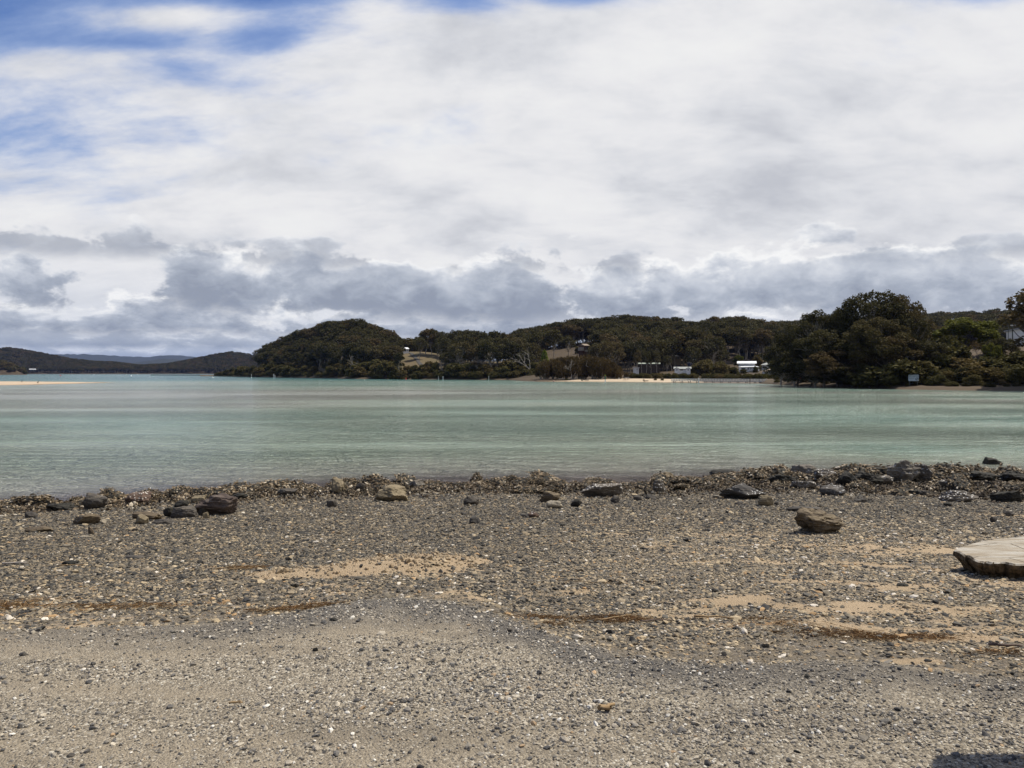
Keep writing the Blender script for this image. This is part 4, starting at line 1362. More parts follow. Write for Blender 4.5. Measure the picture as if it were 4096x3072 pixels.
def roof_mb(w, d, z0, rh, style, over=0.35, th=0.12):
    mb = MB()
    a, b = w / 2 + over, d / 2 + over
    if style == 'gx':      # ridge along the front
        for s in (-1, 1):
            mb.prism([(s * b, z0 - 0.05), (0, z0 + rh), (0, z0 + rh + th), (s * b, z0 - 0.05 + th)], -a, a, 'x')
        mb.prism([(-d / 2, z0), (d / 2, z0), (0, z0 + rh - 0.03)], -w / 2, w / 2, 'x')
    elif style == 'gy':    # gable to the front
        for s in (-1, 1):
            mb.prism([(s * a, z0 - 0.05), (0, z0 + rh), (0, z0 + rh + th), (s * a, z0 - 0.05 + th)], -b, b, 'y')
    elif style == 'hip':
        r = max(0.2, a - b * 0.9)
        V = [(-a, -b, z0), (a, -b, z0), (a, b, z0), (-a, b, z0), (-r, 0, z0 + rh), (r, 0, z0 + rh)]
        mb.add(V, [[0, 1, 5, 4], [2, 3, 4, 5], [3, 2, 1, 0]])
        mb.add(V, [[1, 2, 5], [3, 0, 4]])
    elif style == 'skl':   # one slope, high on the right
        mb.prism([(-a, z0), (a, z0 + rh), (a, z0 + rh + th * 1.5), (-a, z0 + th * 1.5)], -b, b, 'y')
    return mb


def house(name, px0, px1, py0, py1, D, label, wall, roof, style, rh, depth=6.0, wins=(), cat='house', yaw=0.0, group=None, extra_down=2.5, eave=0.35):
    """front face spans px0..px1 and py0 (eaves) .. py1 (floor); rh = roof rise in metres; wins = (x, z, w, h) as fractions of the front"""
    uc = (px0 + px1) / 2
    X, z0, z1 = (uc - CX) / F * D, float(ztop(py1, D)), float(ztop(py0, D))
    w, h = (px1 - px0) / F * D, z1 - z0
    e = empty(name, (X, D, z0), -math.atan2(X, D) + yaw, label, cat, group)
    mb = MB().box((0, depth / 2, h / 2 - extra_down / 2), (w, depth, h + extra_down))
    if style == 'gy':
        mb.prism([(-w / 2, h), (w / 2, h), (0, h + rh - 0.04)], 0.0, depth, 'y')
    if style == 'skl':
        mb.prism([(-w / 2, h), (w / 2, h), (w / 2, h + rh - 0.04)], 0.0, depth, 'y')
    mb.build('wall', wall, e)
    ro = roof_mb(w, depth, h + 0.02, rh, style, eave).build('roof', roof, e, (0, depth / 2, 0))
    for fx, fz, fw, fh in wins:
        fr = MB()
        cx, cz, ww, wh = (fx - 0.5) * w, fz * h, fw * w, fh * h
        t_ = 0.07
        for c, s in (((cx, -0.03, cz + wh / 2), (ww + 2 * t_, 0.06, t_)), ((cx, -0.03, cz - wh / 2), (ww + 2 * t_, 0.06, t_)),
                     ((cx - ww / 2 - t_ / 2, -0.03, cz), (t_, 0.06, wh - t_)), ((cx + ww / 2 + t_ / 2, -0.03, cz), (t_, 0.06, wh - t_))):
            fr.box(c, s)
        wo = fr.build('window', WHITE, e)
        MB().box((cx, -0.012, cz), (ww, 0.02, wh - t_)).build('pane', PANE, wo)
    return e, w, h


# two storey white house with a veranda
e, w, h = house('house', 2957, 3035, 1468, 1482, 284, 'white two storey house with a white steel roof and glazed veranda', WHITE, ROOF_WHITE, 'hip', 0.55, 5.0,
                [(0.47, .55, .08, .62), (0.58, .55, .08, .62), (0.69, .55, .08, .62), (0.80, .55, .08, .62), (0.90, .55, .07, .62), (0.22, .55, .2, .5)])
for k in range(7):
    MB().box((w * (0.0 + k * 0.083), -1.1, h / 2), (0.10, 0.10, h)).build('veranda_post', WHITE, e)
MB().box((w * 0.25, -1.1, 0.55), (w * 0.5, 0.06, 0.10)).box((w * 0.25, -0.55, -0.08), (w * 0.5, 1.2, 0.15)).build('veranda_rail', WHITE, e)
MB().box((w * 0.25, -0.6, h + 0.02), (w * 0.5 + 0.5, 1.5, 0.10)).build('veranda_roof', ROOF_WHITE, e)
MB().box((-0.8, 4.2, h + 0.7), (w * 0.8, 4.0, 1.2)).build('upper_wall', GREYW, e)
roof_mb(w * 0.86, 4.6, 0, 0.75, 'gx', 0.4).build('upper_roof', ROOF_WHITE, e, (-0.8, 4.2, h + 1.32))
house('house', 2964, 3009, 1446, 1454, 312, 'tan roofed house with a wide low gable above the white roofed house', TIMBER, ROOF_TAN, 'gy', 0.85, 6, [(0.3, .5, .25, .5), (0.7, .5, .25, .5)], eave=0.5)
e, w, h = house('house', 3047, 3090, 1459, 1469, 300, 'small white house with a grey green hip roof', WHITE, ROOF_GREY, 'hip', 0.85, 5, [(0.45, .55, .16, .5), (0.65, .55, .16, .5), (0.85, .55, .14, .5)])
for k in range(5):
    MB().box((w * (-0.2 + k * 0.17), -0.9, h * 0.4), (0.08, 0.08, h * 0.9)).build('veranda_post', WHITE, e)
MB().box((w * 0.15, -0.45, -0.05), (w * 0.75, 1.0, 0.12)).box((w * 0.15, -0.92, 0.45), (w * 0.75, 0.05, 0.08)).build('veranda_deck', WHITE, e)
house('house', 3050, 3122, 1485, 1499, 258, 'low house with a tan tiled hip roof beside the mangroves', GREYW, ROOF_TAN, 'hip', 0.9, 6, [(0.25, .5, .16, .5), (0.55, .5, .1, .5), (0.8, .5, .14, .5)])
# white cottage with two gables
e, w, h = house('cottage', 2699, 2761, 1476, 1483, 268, 'white cottage with two front gables under a dark roof', WHITE, ROOF_GREY, 'gx', 0.65, 5, [(0.45, .5, .18, .75)])
for fx in (-0.36, 0.36):
    gw = w * 0.28
    MB().box((fx * w, -0.6, h / 2 - 0.6), (gw, 1.2, h + 1.2)).prism([(fx * w - gw / 2, h), (fx * w + gw / 2, h), (fx * w, h + 0.55)], -1.2, 0.0, 'y').build('gable_wall', WHITE, e)
    roof_mb(gw, 1.6, 0, 0.6, 'gy', 0.16, 0.1).build('gable_roof', ROOF_GREY, e, (fx * w, -0.5, h + 0.03))
    MB().box((fx * w, -1.21, h * 0.5), (gw * 0.42, 0.03, h * 0.5)).build('window', PANE, e)
house('house', 2556, 2637, 1456, 1489, 288, 'long dark timber house with a pale green roof behind the gum trunks', TIMBER, ROOF_GREEN, 'gx', 0.4, 6)
house('shed', 2533, 2555, 1472, 1483, 282, 'small white shed left of the long dark house', WHITE, ROOF_WHITE, 'gy', 0.3, 3, [(0.7, .5, .15, .5)], 'shed')
e, w, h = house('house', 2750, 2782, 1440, 1472, 300, 'dark blue two storey house in the trees above the white cottage', NAVY, ROOF_GREY, 'gx', 0.35, 6, [(0.12, .75, .1, .2), (0.3, .75, .1, .2), (0.5, .75, .1, .2), (0.8, .8, .14, .12)])
house('house', 2687, 2724, 1427, 1437, 326, 'pale roofed house half hidden in trees above the white cottage', CREAM, ROOF_WHITE, 'gx', 0.5, 5, [(0.3, .5, .2, .5), (0.7, .5, .2, .5)])
house('house', 2650, 2678, 1381, 1390, 372, 'small white roofed house high in the ridge trees', TIMBER, ROOF_WHITE, 'gx', 0.5, 5, [(0.5, .5, .3, .5)])
house('house', 2456, 2472, 1428, 1440, 318, 'small pale roofed house in the trees right of the casuarinas', CREAM, ROOF_WHITE, 'gx', 0.4, 4, [(0.5, .5, .3, .4)])
e, w, h = house('house', 2338, 2358, 1383, 1406, 372, 'tan hillside house with brown gable above the casuarinas', BROWN, ROOF_TAN, 'gx', 0.9, 6, [(0.55, .62, .55, .3)], yaw=0.5)
MB().box((0, -0.12, h * 0.14), (w * 1.02, 0.2, h * 0.30)).build('base_wall', CREAM, e)
MB().box((-w * 0.9, 2.0, h * 0.45), (w * 0.7, 3.0, h * 0.6)).build('side_wall', CREAM, e)
house('house', 1569, 1600, 1387, 1398, 434, 'white gabled cottage on the saddle beside the round headland hill', WHITE, ROOF_GREY, 'gy', 1.2, 7, [(0.3, .5, .2, .5), (0.7, .5, .2, .5)])
house('house', 1606, 1635, 1396, 1408, 424, 'small white cottage with a veranda at the top of the paddock', WHITE, ROOF_WHITE, 'gx', 0.8, 5, [(0.3, .5, .14, .5), (0.55, .5, .2, .6), (0.8, .5, .12, .5)], yaw=0.3)
house('house', 119, 142, 1477.5, 1482, 1690, 'long white roofed house on the far shore across the bay', TIMBER, ROOF_WHITE, 'gx', 1.0, 9, [(0.3, .5, .2, .5), (0.7, .5, .2, .5)])
house('house', 4034, 4130, 1326, 1395, 166, 'white house with a sloping roof at the right edge', WHITE, GREYW, 'skl', 1.15, 6,
      [(0.47, .22, .10, .26), (0.66, .22, .07, .3)], eave=0.45)
house('shed', 3197, 3216, 1452, 1468, 171, 'red shed showing through the dark headland trees', RED, RED, 'gx', 0.3, 3, (), 'shed')

# ------------------------------------------------------------------ boardwalk, jetty, markers
WEATHERED = plain('weathered_white_timber', (0.60, 0.58, 0.53), 0.8, 0.2, 0.15, 2)
PILE = plain('dark_pile_timber', (0.05, 0.042, 0.035), 0.85, 0.2, 0.2, 2)
A_, B_ = at(2690, 1528, 224), at(3064, 1529, 206)
zd = 0.55
e = empty('boardwalk', (A_[0], A_[1], zd), math.atan2(B_[1] - A_[1], B_[0] - A_[0]), 'long white railed timber boardwalk crossing the mud flat', 'boardwalk')
L = float(np.hypot(B_[0] - A_[0], B_[1] - A_[1]))
MB().box((L / 2, 0, -0.05), (L, 1.4, 0.10)).build('deck', WEATHERED, e)
for nm, y_, z_ in (('handrail', -0.65, 0.62), ('handrail', 0.65, 0.62), ('mid_rail', -0.65, 0.30), ('mid_rail', 0.65, 0.30), ('kerb_rail', -0.65, 0.04)):
    MB().box((L / 2, y_, z_), (L, 0.10, 0.13)).build(nm, WEATHERED, e)
pm_ = MB().box((0, 0, 0.30), (0.12, 0.12, 0.62)).mesh('post', WEATHERED)
for k in range(33):
    for y_ in (-0.72, 0.72):
        link('post', pm_, e, (0.1 + (L - 0.2) * k / 32, y_, 0))
pl_ = MB().tube([[0, 0, -1.1], [0, 0, -0.02]], 0.10, 8).mesh('pile', PILE)
for k in range(12):
    for y_ in (-0.5, 0.5):
        link('pile', pl_, e, (0.6 + (L - 1.2) * k / 11, y_, -0.08))
J0, J1 = at(606, 1501, 880), at(856, 1502, 800)
e = empty('jetty', (J0[0], J0[1], 0.9), math.atan2(J1[1] - J0[1], J1[0] - J0[0]), 'long dark timber jetty far across the bay beside the headland point', 'jetty')
L = float(np.hypot(J1[0] - J0[0], J1[1] - J0[1]))
MB().box((L / 2, 0, -0.1), (L, 2.2, 0.3)).build('deck', WEATHERED, e)
MB().box((L / 2, -1.0, 0.75), (L, 0.14, 0.14)).build('handrail', WEATHERED, e)
MB().box((L / 2, -0.9, -0.65), (L, 0.3, 0.5)).build('fender_beam', PILE, e)
pl2 = MB().tube([[0, 0, -2.0], [0, 0, -0.25]], 0.22, 6).mesh('pile', PILE)
po2 = MB().box((0, 0, 0.35), (0.16, 0.16, 0.8)).mesh('post', WEATHERED)
for k in range(24):
    link('pile', pl2, e, (0.8 + (L - 1.6) * k / 23, -0.9, 0))
    link('post', po2, e, (0.8 + (L - 1.6) * k / 23, -1.14, 0))

BUOY_RED = plain('red_buoy_paint', (0.42, 0.02, 0.015), 0.45, 0.4, 0.1, 3)
BUOY_PALE = plain('faded_buoy_paint', (0.50, 0.30, 0.22), 0.6, 0.3, 0.15, 3)
BUOY_GREEN = plain('green_marker_paint', (0.02, 0.20, 0.09), 0.5, 0.4, 0.1, 3)
BUOY_WHITE = plain('white_buoy_plastic', (0.75, 0.75, 0.74), 0.4, 0.4, 0.05, 3)
YELLOW = plain('yellow_marker_paint', (0.55, 0.42, 0.04), 0.5, 0.4, 0.1, 3)
BLACK = plain('black_rubber', (0.018, 0.017, 0.017), 0.7, 0.3, 0.2, 3)


def buoy(px, py, size, body, float_m, label, shape='cone'):
    D = H * F / (py - HY)
    p = at(px, py, D)
    e = empty('buoy', (p[0], p[1], 0.0), 0, label, 'buoy', None, size)
    MB().tube([[0, 0, -0.2], [0, 0, -0.05], [0, 0, 0.12], [0, 0, 0.16]], [0.30, 0.5, 0.5, 0.34], 14).build('float', float_m, e, smooth=True)
    if shape == 'cone':
        MB().tube([[0, 0, 0.13], [0, 0, 0.3], [0, 0, 0.95], [0, 0, 1.0]], [0.34, 0.33, 0.16, 0.06], 14).build('body', body, e, smooth=True)
        MB().tube([[0, 0, 0.97], [0, 0, 1.12], [0, 0, 1.25]], [0.05, 0.10, 0.03], 8).build('lantern', BLACK, e)
    elif shape == 'ball':
        MB().tube([[0, 0, 0.05], [0, 0, 0.2], [0, 0, 0.45], [0, 0, 0.68], [0, 0, 0.76]], [0.28, 0.44, 0.48, 0.30, 0.05], 14).build('body', body, e, smooth=True)
    else:
        MB().tube([[0, 0, 0.1], [0, 0, 1.6]], [0.22, 0.10], 8).build('body', body, e)
        MB().tube([[0, 0, 1.5], [0, 0, 1.9], [0, 0, 2.0]], [0.2, 0.2, 0.05], 8).build('topmark', BUOY_WHITE, e)
    return e


buoy(242, 1503.5, 1.15, BUOY_RED, BUOY_RED, 'round red mooring buoy far out on the left', 'ball')
buoy(376, 1499.5, 0.95, BUOY_WHITE, BUOY_WHITE, 'tiny white buoy right of the red mooring buoy', 'ball')
buoy(525, 1505.0, 1.05, BUOY_WHITE, BUOY_WHITE, 'tall white mooring buoy near the middle of the far channel', 'cone')
buoy(505, 1499.0, 0.8, BUOY_WHITE, BUOY_WHITE, 'small white buoy just behind the tall white buoy', 'ball')
buoy(550, 1499.5, 0.8, BUOY_WHITE, BUOY_WHITE, 'small white buoy between tall white buoy and jetty', 'ball')
buoy(609, 1503.5, 1.0, BUOY_GREEN, BUOY_GREEN, 'green channel buoy at the left end of the jetty', 'spar')
buoy(705, 1505.0, 0.85, BUOY_GREEN, BUOY_GREEN, 'green channel buoy in front of the jetty', 'spar')
buoy(1624, 1518.0, 0.72, BUOY_RED, BUOY_RED, 'bright red buoy below the paddock shore', 'cone')
buoy(2215, 1528.5, 0.62, BUOY_PALE, BLACK, 'faded pink buoy with black float before the white beach', 'cone')


def post(px, py0, py1, D, r, mat, label, name='marker_post', cap=None):
    p = at(px, py1, D)
    h = float(ztop(py0, D)) - p[2]
    e = empty(name, (p[0], p[1], p[2]), 0, label, 'post')
    MB().tube([[0, 0, -0.8], [0, 0, h * 0.5], [0, 0, h]], [r, r * 0.95, r * 0.9], 8).build('shaft', mat, e)
    MB().tube([[0, 0, h], [0, 0, h + 0.05]], [r * 1.2, r * 0.6], 8).build('cap', cap or mat, e)
    return e, h


post(1006, 1498, 1510, 470, 0.14, WHITE, 'single white post before the headland scrub')
post(1095, 1497, 1509.5, 440, 0.17, WHITE, 'left post of the white pair before the headland')
post(1100, 1501, 1509.5, 440, 0.13, WHITE, 'right shorter post of the white pair before the headland')
post(1754, 1506, 1518, 314, 0.09, WEATHERED, 'grey timber post left of the white shore post')
post(1772, 1506, 1518, 312, 0.12, WHITE, 'stout white post on the shore below the conifer')
post(1955, 1505, 1518, 305, 0.10, WEATHERED, 'weathered post before the central mangroves')
post(2795, 1512, 1535, 216, 0.10, WHITE, 'tall white post in front of the boardwalk')
post(3000, 1514, 1536, 205, 0.10, PILE, 'dark post standing in the mud beside the boardwalk')
e, h = post(2421, 1503, 1529, 236, 0.08, BUOY_GREEN, 'green channel marker pole with yellow head on white beach', 'channel_marker', YELLOW)
MB().box((0, 0, h + 0.10), (0.34, 0.2, 0.22)).build('head', YELLOW, e)
MB().tube([[0, 0, h + 0.2], [0, 0, h + 0.42]], [0.06, 0.10], 8).build('lantern', BUOY_GREEN, e)
MB().tube([[0, 0, 0.0], [0, 0, 0.85]], 0.13, 8).build('sleeve', WHITE, e)
e, h = post(2476, 1512, 1521, 246, 0.04, WEATHERED, 'small white notice on a thin post behind the beach', 'notice')
MB().box((0, -0.06, h - 0.1), (0.26, 0.03, 0.34)).build('board', WHITE, e)
# picnic table
p = at(2506, 1523, 243)
e = empty('picnic_table', (p[0], p[1], 0.75), 0.25, 'grey picnic table with benches on the white beach', 'table')
MB().box((0, 0, 0.72), (1.7, 0.75, 0.07)).build('tabletop', WEATHERED, e)
for y_ in (-0.7, 0.7):
    MB().box((0, y_, 0.44), (1.7, 0.28, 0.06)).build('bench', WEATHERED, e)
for x_ in (-0.6, 0.6):
    MB().tube([[x_, -0.75, -0.1], [x_, -0.2, 0.69]], 0.05, 5).tube([[x_, 0.75, -0.1], [x_, 0.2, 0.69]], 0.05, 5).box((x_, 0, 0.38), (0.06, 1.6, 0.09)).build('leg', PILE, e)


def log(px, py, D, length, r, rz, mat, label, roots=0, seed=1, z=None, name='driftwood_log'):
    rng = np.random.default_rng(seed)
    p = at(px, py, D)
    e = empty(name, (p[0], p[1], p[2] if z is None else z), rz, label, 'driftwood')
    n = 7
    P = np.stack([np.linspace(-length / 2, length / 2, n), rng.normal(size=n) * length * 0.02, r * 0.8 + rng.normal(size=n) * r * 0.25], 1)
    mb = MB().tube(P, np.linspace(r, r * 0.55, n), 8)
    for q in range(roots):
        d = rng.normal(size=3)
        d[0] = -abs(d[0]) * 0.6
        d[2] = abs(d[2])
        limb(mb, P[0], P[0] + d / np.linalg.norm(d) * length * rng.uniform(0.25, 0.45), r * 0.5, r * 0.12, rng, 5, 0.15)
    mb.build('trunk', mat, e, smooth=True)
    return e


log(2262, 1517, 256, 3.6, 0.12, 0.1, GREY_BARK, 'pale fallen log lying at the left end of the white beach', 1, 1)
log(2295, 1516, 262, 2.8, 0.10, -0.1, GREY_BARK, 'thin pale log behind the white beach casuarinas', 0, 2)
log(2340, 1522, 243, 2.4, 0.16, 0.05, DARK_BARK, 'dark log on the sand under the casuarinas', 1, 3)
log(2585, 1525, 232, 1.6, 0.15, 0.4, DARK_BARK, 'dark upturned root on the white beach', 7, 4)
log(1592, 1513, 344, 3.5, 0.16, 0.3, GREY_BARK, 'bleached tangle of roots below the leaning gum', 9, 5)
log(1625, 1513, 342, 4.5, 0.10, 0.0, BROWN_TWIG, 'grey brown dead branches lying on shore right of the roots', 10, 6)
for u, py, D in ((2622, 1524, 236), (2650, 1525, 234), (2265, 1520, 250)):
    q = at(u, py, D)
    tree('scrub', (q[0], q[1], 0.55), 0.75, {2622: 'low dry tussock right of the upturned root', 2650: 'low dry tussock nearest the boardwalk', 2265: 'low green tussock before the fallen log'}[u], None, 1.7)

# power poles and lines on the right headland
POLE = plain('grey_green_pole', (0.085, 0.09, 0.075), 0.8, 0.2, 0.15, 2)


def power_pole(px, py0, D, base, r, arms, label, name='power_pole', cat='pole'):
    X = (px - CX) / F * D
    h = float(ztop(py0, D)) - base
    e = empty(name, (X, D, base), 0.1, label, cat)
    MB().tube([[0, 0, -0.5], [0, 0, h * 0.5], [0, 0, h]], [r * 1.2, r, r * 0.8], 8).build('shaft', POLE, e)
    for dz, w_ in arms:
        am = MB().box((0, -r - 0.03, h - dz), (w_, 0.10, 0.12)).build('crossarm', WEATHERED, e)
        for k in (-0.45, -0.2, 0.2, 0.45):
            MB().tube([[k * w_, -r - 0.03, h - dz + 0.065], [k * w_, -r - 0.03, h - dz + 0.2]], 0.04, 6).build('insulator', BUOY_WHITE, am)
    return e, (X, D, base + h)


e, ta = power_pole(3817, 1264, 168, 4.5, 0.15, [(0.75, 1.5), (1.05, 0.9)], 'power pole with two crossarms beside the yellow green tree')
e, tb = power_pole(4050, 1297, 160, 8.0, 0.11, [(0.28, 1.0)], 'dark power pole in front of the white house at right')
e, tc_ = power_pole(4033, 1302, 160, 8.0, 0.06, [], 'thin lamp pole left of the dark power pole', 'lamp_pole')
MB().box((0.25, 0, tc_[2] - 8.0), (0.6, 0.08, 0.06)).build('lamp_arm', WEATHERED, e)
e, _ = power_pole(3674, 1416, 147, 2.0, 0.07, [(0.5, 0.5)], 'short grey pole rising from the bushes above the sign', 'lamp_pole')
for k in (-0.5, 0.0, 0.5):
    P = [np.array(ta) + (k, 0, -0.6) + (np.array(tb) + (k * 0.6, 0, -0.1) - np.array(ta) - (k, 0, -0.6)) * s - np.array([0, 0, 1.2 * 4 * s * (1 - s) * 0.5]) for s in np.linspace(0, 1, 12)]
    o = MB().tube(P, 0.018, 4).build('power_line', BLACK)
    tag(o, 'thin black power line strung between the two right headland poles', 'cable', 'power lines on the right headland')

# ------------------------------------------------------------------ notice board on the headland
BOARD = plain('sign_white', (0.34, 0.40, 0.44), 0.5, 0.3, 0.08, 2)
INK = plain('sign_black', (0.012, 0.012, 0.014), 0.6, 0.2, 0.1, 3)
D = 136.2
p = at(3654, 1524, D)
sw, sh = 37 / F * D, 25 / F * D
e = empty('sign', (p[0], p[1], p[2]), -0.30, 'white ANCHORING PROHIBITED sign with crossed circle on the right bank', 'sign')
MB().box((0, 0, sh / 2), (sw, 0.05, sh)).build('board', BOARD, e)
for x_ in (-0.38, 0.38):
    MB().box((x_ * sw, 0.07, -0.3), (0.09, 0.09, sh + 1.9)).build('post', POLE, e)


def lettering(txt, x0, z0, width, height, parent, y=-0.028):
    cu = bpy.data.curves.new('lettering', 'FONT')
    cu.body = txt
    cu.extrude = 0.0015
    tmp = bpy.data.objects.new('lettering', cu)
    COL.objects.link(tmp)
    dg = bpy.context.evaluated_depsgraph_get()
    me = bpy.data.meshes.new_from_object(tmp.evaluated_get(dg))
    bpy.data.objects.remove(tmp)
    co = np.zeros(len(me.vertices) * 3, np.float32)
    me.vertices.foreach_get('co', co)
    co = co.reshape(-1, 3)
    lo, hi = co.min(0), co.max(0)
    q = np.stack([(co[:, 0] - lo[0]) / (hi[0] - lo[0]) * width + x0, y - co[:, 2], (co[:, 1] - lo[1]) / (hi[1] - lo[1]) * height + z0], 1)
    me.vertices.foreach_set('co', q.astype(np.float32).ravel())
    me.update()
    me.materials.clear()
    me.materials.append(INK)
    return link('lettering', me, parent)


lettering('ANCHORING', -0.46 * sw, 0.84 * sh, 0.92 * sw, 0.12 * sh, e)
lettering('PROHIBITED', -0.46 * sw, 0.62 * sh, 0.92 * sw, 0.14 * sh, e)
mb = MB()
for z_, x1 in ((0.50, 0.10), (0.42, 0.12), (0.33, 0.05)):
    mb.box(((-0.45 + x1) / 2 * sw, -0.028, z_ * sh), ((x1 + 0.45) * sw, 0.004, 0.022 * sh))
mb.build('small_print', INK, e)
a = np.linspace(0, 2 * math.pi, 29)[:-1]
cx_, cz_, R1, R2 = 0.32 * sw, 0.31 * sh, 0.225 * sh, 0.165 * sh
V = np.concatenate([np.stack([cx_ + R * np.cos(a), np.full(28, -0.030), cz_ + R * np.sin(a)], 1) for R in (R1, R2)])
ring = MB().add(V, [[i, (i + 1) % 28, 28 + (i + 1) % 28, 28 + i] for i in range(28)])
c45 = 0.7071 * R1 * 0.95
ring.add([(cx_ - c45 - .02, -.031, cz_ - c45), (cx_ - c45 + .02, -.031, cz_ - c45 - .02), (cx_ + c45 + .02, -.031, cz_ + c45), (cx_ + c45 - .02, -.031, cz_ + c45 + .02)], [[0, 1, 2, 3]])
ring.box((cx_, -.029, cz_), (0.02 * sw, .004, R2 * 1.4)).box((cx_, -.0292, cz_ + R2 * .35), (R2 * 0.7, .004, 0.02 * sw)).box((cx_, -.0294, cz_ - R2 * .6), (R2 * 0.8, .004, 0.025 * sw))
ring.build('prohibition_symbol', INK, e)

# ------------------------------------------------------------------ two dark birds on the sandbar
FEATHER = plain('dark_feathers', (0.028, 0.022, 0.018), 0.7, 0.3, 0.3, 8)


def bird(px, py, rz, label, lean, s):
    z = 0.2
    D = (H - z) * F / (py - HY)
    p = at(px, py, D)
    z = float(sandbar_z(p[0], p[1]))
    e = empty('bird', (p[0], p[1], z), rz, label, 'bird', None, s)
    c, q = math.cos(lean), math.sin(lean)
    mb = MB()
    P = [(-0.34, 0, -0.02), (-0.22, 0, 0.0), (-0.10, 0, 0.01), (0.05, 0, 0.03), (0.16, 0, 0.08), (0.22, 0, 0.17), (0.235, 0, 0.25), (0.27, 0, 0.29), (0.32, 0, 0.285), (0.40, 0, 0.27)]
    P = [(x * c - z_ * q, 0, x * q + z_ * c + 0.26) for x, _, z_ in P]
    mb.tube(P, [0.015, 0.05, 0.10, 0.115, 0.085, 0.045, 0.038, 0.045, 0.025, 0.006], 10)
    for y_ in (-0.05, 0.05):
        mb.tube([(0.0, y_, 0.22), (0.01, y_, 0.10), (0.0, y_, 0.0)], [0.025, 0.012, 0.010], 5)
        mb.tube([(-0.03, y_, 0.008), (0.09, y_ * 1.3, 0.008)], [0.012, 0.02], 5)
    o = mb.build('body', FEATHER, e, smooth=True)
    return e


bird(88, 1530.5, 1.2, 'upright dark bird standing nearer the left edge on the sandbar', 0.9, 0.95)
bird(152, 1532.5, 0.3, 'leaning dark bird on the sandbar to the right of the other', 0.55, 1.0)

# ------------------------------------------------------------------ unseen van added to cast the corner shadow, tailgate raised to shape it
VAN_PAINT = plain('van_white_paint', (0.70, 0.70, 0.69), 0.3, 0.5, 0.03, 1)
RUBBER = BLACK
TAIL = plain('tail_light_red', (0.30, 0.01, 0.01), 0.2, 0.5, 0.05, 3)


def van():
    x0, x1, y0, y1, hh = 2.70, 4.52, -1.65, 2.90, 2.14
    e = empty('van', ((x0 + x1) / 2, (y0 + y1) / 2, LOT_Z), 0, 'unseen white van added for the corner shadow, its tailgate raised towards the water', 'van')
    w, l = x1 - x0, y1 - y0
    bm = bmesh.new()
    bmesh.ops.create_cube(bm, size=1.0)
    for v in bm.verts:
        v.co = Vector((v.co.x * w, v.co.y * l, 0.35 + (v.co.z + 0.5) * (hh - 0.35)))
        if v.co.z > 1 and v.co.y < 0:
            v.co.y += 0.9
    bmesh.ops.bevel(bm, geom=bm.edges[:] + bm.verts[:], offset=0.16, segments=4, affect='EDGES', profile=0.5)
    me = bpy.data.meshes.new('body')
    bm.to_mesh(me)
    bm.free()
    me.materials.append(VAN_PAINT)
    link('body', me, e)
    bm = bmesh.new()
    bmesh.ops.create_cube(bm, size=1.0)
    for v in bm.verts:
        v.co = Vector((v.co.x * w, v.co.y * 0.98, v.co.z * 0.07))
    bmesh.ops.bevel(bm, geom=[q for q in bm.edges if abs(q.verts[0].co.z - q.verts[1].co.z) > 0.03], offset=0.13, segments=6, affect='EDGES', profile=0.5)
    mg = bpy.data.meshes.new('tailgate')
    bm.to_mesh(mg)
    bm.free()
    mg.materials.append(VAN_PAINT)
    tg = link('tailgate', mg, e, (0, l / 2 + 0.42, hh + 0.03))  # level panel added to shape the edge of the corner shadow
    MB().box((0, 0.1, 0.0), (w * 0.78, 0.5, 0.09)).build('rear_window', PANE, tg)
    MB().box((0, l / 2 + 0.002, 1.2), (w * 0.86, 0.012, 1.35)).build('dark_load_panel', RUBBER, e)  # flat black sheet in place of the shaded load space
    for s in (-1, 1):
        MB().box((s * (w / 2 + 0.004), 0.3, 1.55), (0.03, l * 0.55, 0.5)).build('side_window', PANE, e)
        MB().box((s * w * 0.44, l / 2 + 0.01, 1.0), (0.12, 0.04, 0.5)).build('tail_light', TAIL, e)
        for yy in (-l * 0.31, l * 0.31):
            wh = MB().tube([(s * (w / 2 - 0.20), yy, 0.34), (s * (w / 2 - 0.02), yy, 0.34)], 0.34, 20).build('wheel', RUBBER, e)
            MB().tube([(s * (w / 2 - 0.06), yy, 0.34), (s * (w / 2 + 0.0), yy, 0.34)], 0.2, 16).build('rim', GREYW, wh)
    MB().box((0, l / 2 + 0.03, 0.5), (w * 0.96, 0.10, 0.2)).build('bumper', RUBBER, e)


van()


